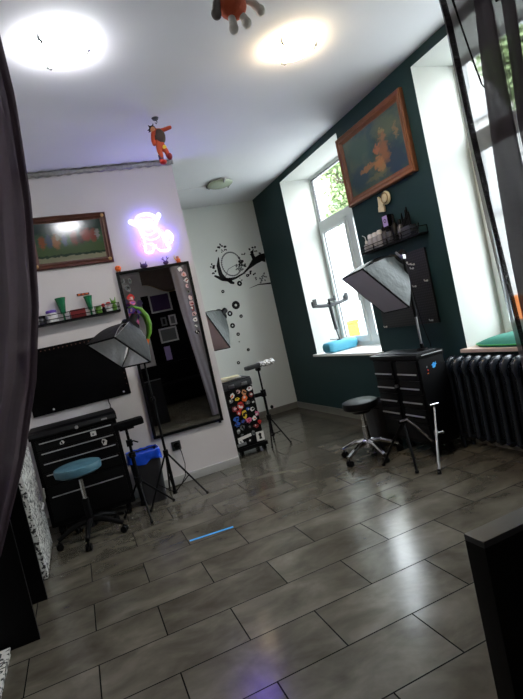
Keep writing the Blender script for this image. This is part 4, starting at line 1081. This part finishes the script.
# ornament below the painting
t = thing('wall_ornament', 'cream and yellow ceramic ornament hanging right under the orange brown painting', 'ornament', (WR, 3.67, 2.04))
obj('shell', MB().sph((WR-.022, 3.605, 2.105), (.020, .062, .058)).sph((WR-.036, 3.60, 2.10), (.012, .034, .034)), 'cream', t)
obj('wing', MB().prism([(-.012, .055), (.05, -.02), (.040, -.045), (-.028, -.042)], (WR-.028, 3.700, 2.09), (0, -1, 0), (0, 0, 1), -.018), 'cream', t, flat=True)
obj('foot', MB().box((WR-.020, 3.695, 2.030), (.020, .085, .045), (R(12), 0, 0), .006), 'cream', t)
obj('rim', MB().tube([(WR-.040, 3.605+.045*math.cos(q*PI/8), 2.105+.043*math.sin(q*PI/8)) for q in range(17)], .004, 6), 'gilt', t)

# ------------------------------------------------------------------ window sill things
t = thing('sill_cushion', 'light blue oblong cushion lying on the left window sill', 'cushion', (2.93, 5.25, .762))
m = MB(); tmp = bmesh.new(); bmesh.ops.create_cube(tmp, size=1); bmesh.ops.subdivide_edges(tmp, edges=tmp.edges, cuts=6, use_grid_fill=True)
for v in tmp.verts:
    p = v.co*2; r2 = (abs(p.x)**4+abs(p.y)**4)**.25
    k = 1/max(1e-4, (abs(p.x)**5+abs(p.y)**5+abs(p.z)**3)**(1/5)) if r2 > .01 or abs(p.z) > .01 else 1
    q = p*min(k, 1.15)
    v.co = Vector((2.93+q.x*.205, 5.25+q.y*.11, .762+.0575+q.z*.064))
m.merge(tmp)
lo = min(v.co.z for v in m.b.verts)
for v in m.b.verts: v.co.z += .7625-lo
hi = max(v.co.z for v in m.b.verts)
obj('cover', m, 'cushion_blue', t)
t = thing('phone_stand', 'grey T shaped double phone holder standing on the blue cushion by the window', 'phone stand', (2.90, 5.22, hi))
obj('foot', MB().cyl((2.93, 5.23, hi-.002), (2.93, 5.23, hi+.014), .035, .03, 18).tube([(2.93, 5.23, hi+.01), (2.86, 5.23, hi+.02), (2.79, 5.20, hi+.035)], .006, 6), 'grey_plastic', t)
obj('post', MB().cyl((2.93, 5.23, hi+.012), (2.905, 5.22, hi+.15), .008).cyl((2.91, 5.222, hi+.13), (2.885, 5.21, 1.335), .020, .022), 'grey_plastic', t)
pts = [(2.665+i*.0465, 5.21-.006*math.sin(i/10*PI), 1.345-.030*math.sin(i/10*PI)) for i in range(11)]
obj('cross_bar', MB().tube(pts, .021, 8), 'grey_plastic', t)
obj('tilt_joint', MB().sph((2.885, 5.21, 1.335), .026).cyl((2.885, 5.17, 1.335), (2.885, 5.25, 1.335), .014), 'grey_plastic', t)
for x, s in ((2.685, 1), (3.11, -1)):
    c = MB().box((x, 5.205, 1.372), (.055, .045, .05), None, .008).box((x, 5.18, 1.405), (.045, .014, .03), None, .004)
    obj('phone_clamp', c, 'grey_plastic', t)
obj('phone_clamp', MB().box((2.92, 5.20, 1.375), (.09, .04, .035), None, .008).box((2.95, 5.19, 1.40), (.02, .016, .03), None, .004), 'grey_plastic', t)

t = thing('sill_cushion', 'flat sea green cushion on the right window sill above the radiator', 'cushion', (2.93, 2.52, .762))
m = MB()
def dome(i, j):
    an = i*2*PI; r_ = j
    rx, ry = .185, .50
    e = (abs(math.cos(an))**3.2+abs(math.sin(an))**3.2)**(-1/3.2)
    return Vector((2.925+rx*r_*e*math.cos(an), 2.52+ry*r_*e*math.sin(an), .7625+.018+.060*(1-r_**3.5)))
m.grid(dome, 48, 10)
m.grid(lambda i, j: Vector((2.925+.185*(abs(math.cos(i*2*PI))**3.2+abs(math.sin(i*2*PI))**3.2)**(-1/3.2)*math.cos(i*2*PI)*(1-.03*j), 2.52+.50*(abs(math.cos(i*2*PI))**3.2+abs(math.sin(i*2*PI))**3.2)**(-1/3.2)*math.sin(i*2*PI)*(1-.03*j), .7625+.018*(1-j))), 48, 3)
bmesh.ops.remove_doubles(m.b, verts=m.b.verts, dist=.0005); bmesh.ops.recalc_face_normals(m.b, faces=m.b.faces)
obj('cover', m, 'cushion_green', t)
obj('piping', MB().tube([(2.925+.186*(abs(math.cos(a_))**3.2+abs(math.sin(a_))**3.2)**(-1/3.2)*math.cos(a_), 2.52+.501*(abs(math.cos(a_))**3.2+abs(math.sin(a_))**3.2)**(-1/3.2)*math.sin(a_), .7795) for a_ in [k*2*PI/48 for k in range(49)]], .005, 6), 'green', t)

# ------------------------------------------------------------------ cast iron radiator
t = thing('radiator', 'dark cast iron column radiator under the right window', 'radiator', (2.68, 2.485, 0))
ns, sp = 15, .0915
for k in range(ns):
    y = 3.125-k*sp; m = MB()
    for x in (2.628, 2.680, 2.732):
        m.tube([(x, y, .10), (x, y, .64)], .021, 10)
    m.box((2.680, y, .37), (.110, .012, .54), None, .003)
    m.tube([(2.620, y, .58), (2.610, y, .630), (2.618, y, .668), (2.645, y, .690), (2.680, y, .696), (2.71, y, .690), (2.736, y, .668), (2.742, y, .63)], .030, 10, [.6, .8, .95, 1, 1, 1, .9, .6])
    m.tube([(2.62, y, .115), (2.645, y, .095), (2.71, y, .095), (2.738, y, .115)], .026, 10, [.8, 1, 1, .8])
    if k < ns-1: m.cyl((2.680, y, .64), (2.680, y-sp, .64), .022).cyl((2.680, y, .11), (2.680, y-sp, .11), .022)
    if k in (0, ns-1):
        m.cyl((2.64, y, 0), (2.635, y, .09), .016, .022).cyl((2.725, y, 0), (2.725, y, .09), .016, .022)
    obj('radiator_section', m, 'radiator', t)
obj('vent_plug', MB().cyl((2.680, 3.148, .64), (2.680, 3.170, .64), .022, .018), 'dull_chrome', t)
obj('pipe_valve', MB().cyl((2.680, 3.147, .11), (2.680, 3.170, .11), .016), 'dull_chrome', t)
obj('badge', MB().lathe([(0, 0), (.014, .0), (.010, .006), (0, .008)], (2.606, 2.76, .585), 12, (0, -PI/2, 0)), 'radiator', t)

# ------------------------------------------------------------------ things on the floor by the right chest
single('waste_bin', tub(MB(), 2.275, 2.47, 3.735, 3.93, 0, .40, .9), 'bin_grey', 'small black waste bin between the window wall and the right tool chest', 'waste bin')
t = thing('leg_rest_stand', 'folded black and chrome leg rest stand in front of the right tool chest', 'leg rest', (2.14, 3.12, 0))
obj('hub', MB().cyl((2.13, 3.15, .345), (2.18, 3.12, .350), .018).sph((2.12, 3.155, .345), .020), 'black_plastic', t)
for n_, (fx, fy), mm_ in (('leg', (2.013, 3.335), 'black_metal'), ('leg', (2.23, 3.24), 'black_metal'), ('leg', (2.06, 2.99), 'black_metal')):
    o = obj(n_, MB().tube([(2.14, 3.145, .345), ((2.14+fx)/2+.0, (3.145+fy)/2, .19), (fx, fy, .012)], .010, 8), mm_, t)
    obj('rubber_foot', MB().sph((fx, fy, .0145), (.016, .016, .0142)), 'black_plastic', o)
obj('chrome_arm', MB().tube([(2.10, 3.13, .358), (2.15, 3.11, .362), (2.20, 3.08, .30), (2.285, 3.04, .165)], .009, 8), 'chrome', t, label='bent chrome arm')
obj('arm_knob', MB().sph((2.285, 3.04, .158), .015), 'black_plastic', t)
t = thing('support_rod', 'thin steel rod with a T handle leaning on the right tool chest side', 'support rod', (2.14, 2.845, 0))
A, B = Vector((2.138, 2.845, .012)), Vector((2.385, 3.072, .405))
obj('rod', MB().cyl(A, A.lerp(B, .55), .0105).cyl(A.lerp(B, .5), B, .008), 'dull_chrome', t)
obj('rubber_foot', MB().cyl(A-Vector((0, 0, .011)), A+(B-A)*.04+Vector((0, 0, .004)), .0145, .013), 'black_plastic', t)
obj('t_handle', MB().cyl(B+Vector((-.034, .004, .012)), B+Vector((.034, -.008, .012)), .0085).cyl(B-Vector((0, 0, .012)), B+Vector((0, 0, .014)), .013), 'chrome', t)
q = A.lerp(B, .58)
obj('clamp_knob', MB().cyl(q-(B-A)*.03, q+(B-A)*.03, .0145).cyl(q, q+Vector((.045, -.012, -.008)), .007).sph(q+Vector((.048, -.013, -.008)), .011), 'dull_chrome', t)

# thin flat blue strip painted as a reflection on the tiles
single('reflection_strip', MB().box((.577, 3.272, .0012), (.300, .020, .0022), (0, 0, R(-6.5))), 'blue_reflection', 'thin bright blue reflection painted as a strip on the floor tiles in front of the mirror', 'strip')

# ------------------------------------------------------------------ hanging toys
HX, HY = .97, 3.772
t = thing('hanging_figure', 'orange clad toy figure with dark hair and red shoes hanging from the ceiling', 'toy figure', (HX, HY, 2.63))
obj('hook', MB().lathe([(0, 0), (.028, 0), (.020, -.014), (0, -.016)], (HX, HY, ZC), 14).tube([(HX, HY, ZC-.014), (HX+.010, HY, ZC-.03), (HX, HY, ZC-.045), (HX-.008, HY, ZC-.034)], .003, 6), 'grey_plastic', t)
obj('string', MB().cyl((HX, HY, ZC-.040), (HX-.012, HY, 2.905), .0012, .0012, 5), 'white', t)
fx = HX-.005
def skin(name, joints, edges, mt_, par):
    me = bpy.data.meshes.new(name); me.from_pydata([j[0] for j in joints], edges, [])
    pl = par.location
    for v in me.vertices: v.co -= pl
    me.materials.append(M[mt_]); o = bpy.data.objects.new(name, me); COL.objects.link(o); o.parent = par
    s = o.modifiers.new('Skin', 'SKIN'); me.skin_vertices[0].data[0].use_root = True
    for i, j in enumerate(joints): me.skin_vertices[0].data[i].radius = (j[1]*1.2, j[1])
    sd = o.modifiers.new('Sub', 'SUBSURF'); sd.levels = 1; sd.render_levels = 2
    return o
skin('body', [((fx-.005, HY, 2.775), .030), ((fx-.006, HY, 2.83), .026), ((fx-.004, HY, 2.872), .034), ((fx-.010, HY, 2.898), .014),
    ((fx+.030, HY-.004, 2.880), .016), ((fx+.070, HY-.02, 2.886), .015), ((fx+.108, HY-.03, 2.893), .014),
    ((fx-.040, HY-.008, 2.862), .016), ((fx-.052, HY-.014, 2.81), .016), ((fx-.050, HY-.03, 2.762), .014),
    ((fx-.020, HY, 2.745), .024), ((fx-.016, HY-.01, 2.705), .019), ((fx-.018, HY, 2.665), .014), ((fx-.018, HY-.02, 2.640), .014),
    ((fx+.016, HY+.002, 2.748), .023), ((fx+.030, HY-.02, 2.715), .019), ((fx+.040, HY+.010, 2.690), .015), ((fx+.042, HY-.01, 2.668), .014)],
    [(0, 1), (1, 2), (2, 3), (2, 4), (4, 5), (5, 6), (2, 7), (7, 8), (8, 9), (0, 10), (10, 11), (11, 12), (12, 13), (0, 14), (14, 15), (15, 16), (16, 17)], 'suit', t)
obj('head', MB().sph((fx-.036, HY-.012, 2.893), (.021, .021, .024)), 'tan', t)
hr = MB().sph((fx-.036, HY-.008, 2.898), (.025, .023, .024))
for k in range(9):
    a_ = k*.7; d = Vector((math.cos(a_), math.sin(a_)*.5+.3, math.sin(a_*1.7)*.6)).normalized()
    hr.cyl(Vector((fx-.036, HY-.006, 2.898))+d*.015, Vector((fx-.036, HY-.006, 2.898))+d*.040, .010, .001, 6)
obj('hair', hr, 'black', t)
obj('vest', MB().sph((fx+.006, HY-.006, 2.835), (.044, .040, .060)), 'brown', t)
obj('strap', MB().tube([(fx+.01, HY-.035, 2.875), (fx+.03, HY-.036, 2.83), (fx+.01, HY-.035, 2.79)], .006, 6), 'brown', t)
obj('sock', MB().cyl((fx-.018, HY-.002, 2.70), (fx-.018, HY, 2.66), .020, .017), 'navy', t)
obj('sash', MB().sph((fx+.020, HY-.016, 2.748), (.018, .018, .022)), 'yellow', t)
obj('shoe', MB().sph((fx-.012, HY-.018, 2.640), (.026, .032, .017)).cyl((fx-.018, HY, 2.665), (fx-.016, HY-.004, 2.64), .018, .019), 'red', t)
obj('shoe', MB().sph((fx+.046, HY-.012, 2.680), (.020, .030, .026)), 'dark_red', t)

PX, PY = .955, 1.93
t = thing('plush_toy', 'grey limbed plush toy with an orange red body hanging from the ceiling at the top', 'plush toy', (PX, PY, 2.48))
obj('body', MB().sph((PX-.035, PY, 2.60), (.062, .052, .058)), 'plush_red', t)
obj('head', MB().sph((PX-.02, PY, 2.72), (.062, .055, .062)), 'plush', t)
for s in (-1, 1): obj('ear', MB().sph((PX-.02+s*.045, PY, 2.785), (.020, .012, .030)), 'plush', t)
for pts_, m_ in (([(PX-.08, PY, 2.64), (PX-.105, PY-.01, 2.60), (PX-.118, PY-.015, 2.555)], 'plush_dark'), ([(PX+.02, PY, 2.63), (PX+.055, PY-.01, 2.605), (PX+.082, PY-.012, 2.572)], 'plush'),
                 ([(PX-.05, PY, 2.565), (PX-.052, PY-.01, 2.53), (PX-.056, PY-.015, 2.496)], 'plush'), ([(PX-.015, PY, 2.572), (PX+.0, PY-.01, 2.545), (PX+.006, PY-.014, 2.520)], 'plush')):
    arm = t
    obj('arm' if pts_[0][2] > 2.6 else 'leg', MB().tube(pts_, .017, 10, [.8, .95, 1.1]).sph(pts_[-1], (.021, .020, .024)), m_, t)
obj('string', MB().cyl((PX-.02, PY, 2.775), (PX-.02, PY, ZC), .002, .002, 6), 'white', t)
obj('eye', MB().sph((PX-.04, PY-.050, 2.735), .008), 'black', t); obj('eye', MB().sph((PX+.0, PY-.050, 2.735), .008), 'black', t)

# ------------------------------------------------------------------ newsprint covered cabinet and black desk at the left
t = thing('newsprint_cabinet', 'low cabinet wrapped in black and white newsprint at the left, beside the tool chest', 'cabinet', (-.72, 3.86, 0))
obj('body', MB().bx(-.98, -.462, 3.50, 4.19, .012, .775, .004), 'newsprint', t)
obj('plinth', MB().bx(-.96, -.49, 3.53, 4.17, 0, .012), 'black', t)
obj('tie_ribbon', MB().tube([(-.460, 4.14, .35), (-.445, 4.12, .355), (-.43, 4.10, .385), (-.428, 4.08, .43), (-.420, 4.07, .455)], .011, 6, [.7, 1, .9, 1, .6]).tube([(-.460, 4.14, .35), (-.45, 4.08, .335), (-.455, 4.0, .32)], .008, 6), 'paper', t)
t = thing('desk', 'black desk with solid end panels at the left, half hidden by the plum curtain', 'desk', (-.80, 3.0, 0))
obj('end_panel', MB().bx(-1.12, -.468, 2.775, 2.80, 0, .73), 'black', t, flat=True)
obj('end_panel', MB().bx(-1.12, -.455, 3.215, 3.24, 0, .73), 'black', t, flat=True)
obj('back_panel', MB().bx(-1.12, -1.10, 2.80, 3.215, .20, .73), 'black', t, flat=True)
obj('desk_top', MB().bx(-1.14, -.44, 2.765, 3.25, .73, .758, .003), 'black', t, flat=True)
t = thing('newsprint_box', 'low newsprint covered box on the floor at the bottom left, before the black desk', 'box', (-.78, 2.58, 0))
obj('body', MB().bx(-.96, -.600, 2.36, 2.735, 0, .025, .002), 'newsprint', t)
obj('lid', MB().bx(-.965, -.595, 2.355, 2.740, .025, .035, .002), 'newsprint', t)

# ------------------------------------------------------------------ black counter in the right foreground
t = thing('counter', 'black flat topped counter block in the right foreground', 'counter', (.97, .868, 0))
obj('counter_top', MB().bx(.703, 1.25, .838, .896, .735, .75, .003), 'grey_plastic', t)
obj('front_panel', MB().bx(.7035, 1.249, .8385, .8955, .0, .735), 'black', t)

# ------------------------------------------------------------------ doorway curtains on a rail
YC = 1.60
t = thing('curtain_rail', 'black curtain rail across the opening at the top right', 'curtain rail', (.6, YC, 2.43))
obj('rail', MB().cyl((-1.30, YC, 2.506), (WR-.02, YC, 2.506), .016, .016, 14), 'black_metal', t)
for x in (-1.32, WR-.012): obj('end_bracket', MB().bx(x-.03 if x < 0 else x-.012, x+.02 if x < 0 else x+.012, YC-.03, YC+.03, 2.47, 2.545, .004), 'black_metal', t)
def lerp_tab(tab, z):
    tab = sorted(tab)
    if z <= tab[0][0]: return tab[0][1]
    for (a_, b_), (c_, d_) in zip(tab, tab[1:]):
        if z <= c_: return b_+(d_-b_)*(z-a_)/(c_-a_)
    return tab[-1][1]
t = thing('door_curtain', 'plum grey gathered curtain tied back at the left side of the opening', 'curtain', (-.35, YC, .0))
edge = [(2.44, .012), (2.27, .014), (2.10, .014), (1.8, -.012), (1.51, -.058), (1.29, -.116), (1.07, -.200), (.81, -.325), (.72, -.40), (.45, -.43), (.05, -.40)]
def lc(i, j):
    z = .03+j*2.41; e = lerp_tab(edge, z)
    wdt = .75 if z > 1.2 else .75-.45*max(0, min(1, (1.2-z)/.48)) if z > .72 else .30+.12*min(1, (.72-z)/.4)
    x = e-(1-i)*wdt
    ph = (1-i)
    y = YC+.048*math.sin(ph*19+.4*math.sin(z*2))+.018*math.sin(ph*47+z*.9)+.008*math.sin(ph*90+z*3)
    return Vector((x, y, z))
m = MB(); m.grid(lc, 110, 46); obj('curtain_panel', m, 'curtain', t)
m = MB(); m.grid(lambda i, j: (lambda v: Vector((v.x+.004, v.y-.004-.010*math.sin(i*PI), v.z)))(lc(1-.03*(1-i), j)), 6, 46); obj('hem', m, 'curtain', t)
m = MB()
for k in range(1): m.tube([(-.42+.13*math.cos(q*PI/10)-.13, YC+.075*math.sin(q*PI/10), .72+.01*math.sin(q)) for q in range(21)], .014, 8)
obj('tie_back', m, 'curtain_hem', t)
obj('heading', MB().grid(lambda i, j: Vector((-.74+i*.755, YC+.022*math.sin(i*60), 2.415+j*.0745)), 90, 2), 'curtain_hem', t)

t = thing('door_curtain', 'dark see through voile curtain with gathered folds at the right side of the opening', 'curtain', (2.1, YC, .0))
ed = [(2.44, 1.660), (2.33, 1.672), (1.80, 1.684), (1.47, 1.702), (1.085, 1.727), (.95, 1.738), (.05, 1.80)]
def rc(i, j):
    z = .03+j*2.41; e = lerp_tab(ed, z); x = e+i*(2.70-e)
    return Vector((x, YC+.020*math.sin(i*24+.5*math.sin(z*1.7))+.010*math.sin(i*61+z), z))
m = MB(); m.grid(rc, 90, 40); obj('curtain_panel', m, 'curtain_sheer', t)
m = MB()
def hem(i, j):
    z = .03+j*2.41; e = lerp_tab(ed, z); w_ = .034 if z > 1.6 else .028
    return Vector((e+i*w_, YC-.006, z))
m.grid(hem, 2, 40); obj('hem', m, 'curtain_hem', t)
def fold(lt, rt, d, name='fold'):
    m = MB()
    def fn(i, j):
        z = .03+j*2.41; a_, b_ = lerp_tab(lt, z), lerp_tab(rt, z)
        return Vector((a_+i*(b_-a_), YC-.02-d*math.sin(i*PI)+.006*math.sin(i*14+z*2), z))
    m.grid(fn, 18, 40); obj(name, m, 'curtain_fold', t)
fold([(2.44, 1.825), (2.15, 1.795), (1.80, 1.770), (1.57, 1.762), (1.32, 1.757), (1.01, 1.764), (.03, 1.80)], [(2.44, 1.905), (2.19, 1.908), (1.78, 1.914), (1.61, 1.925), (1.0, 1.99), (.03, 2.05)], .05)
fold([(2.44, 1.972), (2.16, 1.958), (1.87, 1.935), (1.5, 1.95), (.03, 2.08)], [(2.44, 2.044), (2.16, 2.010), (1.87, 1.990), (1.5, 2.03), (.03, 2.2)], .04)
fold([(2.44, 2.12), (1.8, 2.16), (.03, 2.3)], [(2.44, 2.30), (1.8, 2.32), (.03, 2.5)], .05)
obj('gathered_edge', MB().tube([(1.722, YC-.012, 2.45), (1.724, YC-.012, 2.414), (1.735, YC-.014, 2.33), (1.769, YC-.014, 2.153), (1.782, YC-.02, 2.06), (1.800, YC-.03, 2.02)], .004, 6, [1.2, 1.2, 1, .9, .8, .5]), 'curtain_hem', t)
obj('heading', MB().grid(lambda i, j: Vector((1.66+i*1.05, YC-.012+.026*math.sin(i*85), (2.424+.008*math.sin(i*37))*(1-j)+2.4895*j)), 120, 2), 'curtain_hem', t)

# ------------------------------------------------------------------ the room behind, seen in the mirror
t = thing('sofa', 'black sofa in the room behind, seen dark in the mirror', 'sofa', (1.85, -1.6, 0))
obj('base', MB().bx(1.05, 2.70, -2.35, -1.35, .05, .30, .02), 'black_fabric', t)
for k in range(4): obj('leg', MB().cyl((1.12 if k % 2 else 2.63, -2.28 if k < 2 else -1.42, 0), (1.12 if k % 2 else 2.63, -2.28 if k < 2 else -1.42, .05), .025), 'black', t)
obj('seat_cushion', MB().bx(1.20, 1.87, -2.10, -1.33, .30, .44, .03), 'black_fabric', t)
obj('seat_cushion', MB().bx(1.88, 2.55, -2.10, -1.33, .30, .44, .03), 'black_fabric', t)
obj('backrest', MB().bx(1.05, 2.70, -2.36, -2.11, .30, .85, .04), 'black_fabric', t)
for x in (1.05, 2.56): obj('armrest', MB().bx(x, x+.14, -2.10, -1.36, .30, .58, .03), 'black_fabric', t)
def wallpic(x, z, w_, h_, fr, inner, label, tl=0):
    t = thing('framed_print', label, 'picture', (x, YF+.02, z), 0, 'framed prints on the far dark wall')
    obj('frame', MB().bx(x-w_/2, x+w_/2, YF+.021, YF+.04, z-h_/2, z-h_/2+.035).bx(x-w_/2, x+w_/2, YF+.021, YF+.04, z+h_/2-.035, z+h_/2).bx(x-w_/2, x-w_/2+.035, YF+.021, YF+.04, z-h_/2+.035, z+h_/2-.035).bx(x+w_/2-.035, x+w_/2, YF+.021, YF+.04, z-h_/2+.035, z+h_/2-.035), fr, t, flat=True)
    obj('print', MB().bx(x-w_/2+.035, x+w_/2-.035, YF+.021, YF+.029, z-h_/2+.035, z+h_/2-.035), inner, t, flat=True)
wallpic(2.14, 2.25, .50, .44, 'white', 'dark_purple', 'white framed dark print, highest in the mirror reflection')
wallpic(2.33, 1.80, .17, .24, 'white', 'decal_grey', 'small white framed grey print in the mirror reflection')
wallpic(2.12, 1.80, .13, .20, 'decal_grey', 'decal', 'small grey framed dark print in the mirror reflection')
wallpic(2.16, 1.48, .42, .34, 'white', 'decal_grey', 'wide white framed grey print, lowest in the mirror reflection')
single('lilac_banner', MB().bx(1.98, 2.12, YF+.0205, YF+.032, .90, 1.22), 'lilac', 'narrow lilac banner on the far wall in the mirror reflection', 'banner')
t = thing('flower_garland', 'purple and pink flowers on the far wall, reflected at the left of the mirror', 'flowers', (1.5, YF, 2.0))
rr = random.Random(21)
obj('stem', MB().tube([(1.5, YF+.02, 1.95), (1.48, YF+.04, 2.1), (1.52, YF+.05, 2.3)], .012, 6), 'green', t)
for k in range(14):
    fx_, fz_ = 1.5+rr.uniform(-.17, .17), 2.22+rr.uniform(-.22, .22); m = MB(); R0 = rr.uniform(.035, .06)
    for q in range(6):
        a_ = q*PI/3+k; m.sph((fx_+R0*.7*math.cos(a_), YF+.075, fz_+R0*.7*math.sin(a_)), (R0*.55, R0*.22, R0*.55), 8, 6)
    m.tube([(fx_, YF+.07, fz_), (1.5, YF+.04, 2.1)], .004, 5)
    obj('flower', m, ('purple', 'pink', 'lilac', 'dark_purple')[k % 4], t)
t = thing('brown_valance', 'dark brown padded valance hanging in the room behind, reflected at the mirror top', 'valance', (2.0, -.7, 2.35))
m = MB(); m.grid(lambda i, j: Vector((1.55+i*1.05, -.70+.06*math.sin(i*PI), 2.92-j*(.62-.22*math.cos(i*2*PI)*.5-.1))), 30, 10)
obj('drape', m, 'brown', t, mods=[('SOLIDIFY', {'thickness': .02})])
obj('fringe', MB().tube([(1.55+i/30*1.05, -.715+.06*math.sin(i/30*PI), 2.92-(.62-.22*math.cos(i/30*2*PI)*.5-.1)) for i in range(31)], .010, 6), 'gilt', t)
obj('rod', MB().cyl((1.50, -.69, 2.93), (2.66, -.69, 2.93), .014), 'wood_dark', t)
for x in (1.52, 2.64): obj('bracket', MB().cyl((x, -.69, 2.93), (x, -.69, ZC), .010), 'wood_dark', t)

ceiling_lamp(-.35, -.9, .15, 'lamp_fill', 'added dim fill lamp on the ceiling of the room behind the curtains')  # unseen lamp added to brighten the camera side of the left curtain

# ------------------------------------------------------------------ light
wd = bpy.data.worlds.new('sky'); bpy.context.scene.world = wd; wd.use_nodes = True
nt = wd.node_tree; nt.nodes.clear()
o = nt.nodes.new('ShaderNodeOutputWorld'); bg = nt.nodes.new('ShaderNodeBackground')
tc = nt.nodes.new('ShaderNodeTexCoord'); sp_ = nt.nodes.new('ShaderNodeSeparateXYZ'); nt.links.new(tc.outputs['Generated'], sp_.inputs[0])
cr = nt.nodes.new('ShaderNodeValToRGB'); cr.color_ramp.elements[0].position = 0; cr.color_ramp.elements[0].color = (.86, .87, .85, 1); cr.color_ramp.elements[1].position = .6; cr.color_ramp.elements[1].color = (.86, .92, 1, 1)
nt.links.new(sp_.outputs[2], cr.inputs[0]); nt.links.new(cr.outputs[0], bg.inputs[0]); bg.inputs[1].default_value = 4.6
nt.links.new(bg.outputs[0], o.inputs[0])
for y0, y1 in BAYS:     # portals guide sky light sampling through the two windows
    l = bpy.data.lights.new('window_portal', 'AREA'); l.shape = 'RECTANGLE'; l.size = ZT-.762; l.size_y = y1-y0; l.cycles.is_portal = True
    lo_ = bpy.data.objects.new('window_portal', l); COL.objects.link(lo_); lo_.location = (3.26, (y0+y1)/2, (ZT+.762)/2)
    lo_.rotation_euler = (0, R(90), 0)

# ------------------------------------------------------------------ camera
cam = bpy.data.cameras.new('camera'); co = bpy.data.objects.new('camera', cam); COL.objects.link(co)
r_ = Vector((0.9106, -0.35, -0.2199)); u_ = Vector((0.2253, -0.0258, 0.974)); f_ = Vector((0.3466, 0.9364, -0.0554))
mx = Matrix((r_, u_, -f_)).transposed().to_4x4(); mx.translation = Vector((0, 0, 1.31))
co.matrix_world = mx
cam.sensor_fit = 'HORIZONTAL'; cam.sensor_width = 36; cam.lens = 36*500.1/523; cam.clip_start = .05; cam.clip_end = 200
sc = bpy.context.scene; sc.camera = co
sc.view_settings.view_transform = 'Standard'; sc.view_settings.look = 'None'; sc.view_settings.gamma = 1; sc.view_settings.use_curve_mapping = False
sc.view_settings.exposure = 1.8
sc.cycles.max_bounces = 8; sc.cycles.caustics_reflective = False; sc.cycles.caustics_refractive = False; sc.cycles.transparent_max_bounces = 12; sc.cycles.sample_clamp_indirect = 6
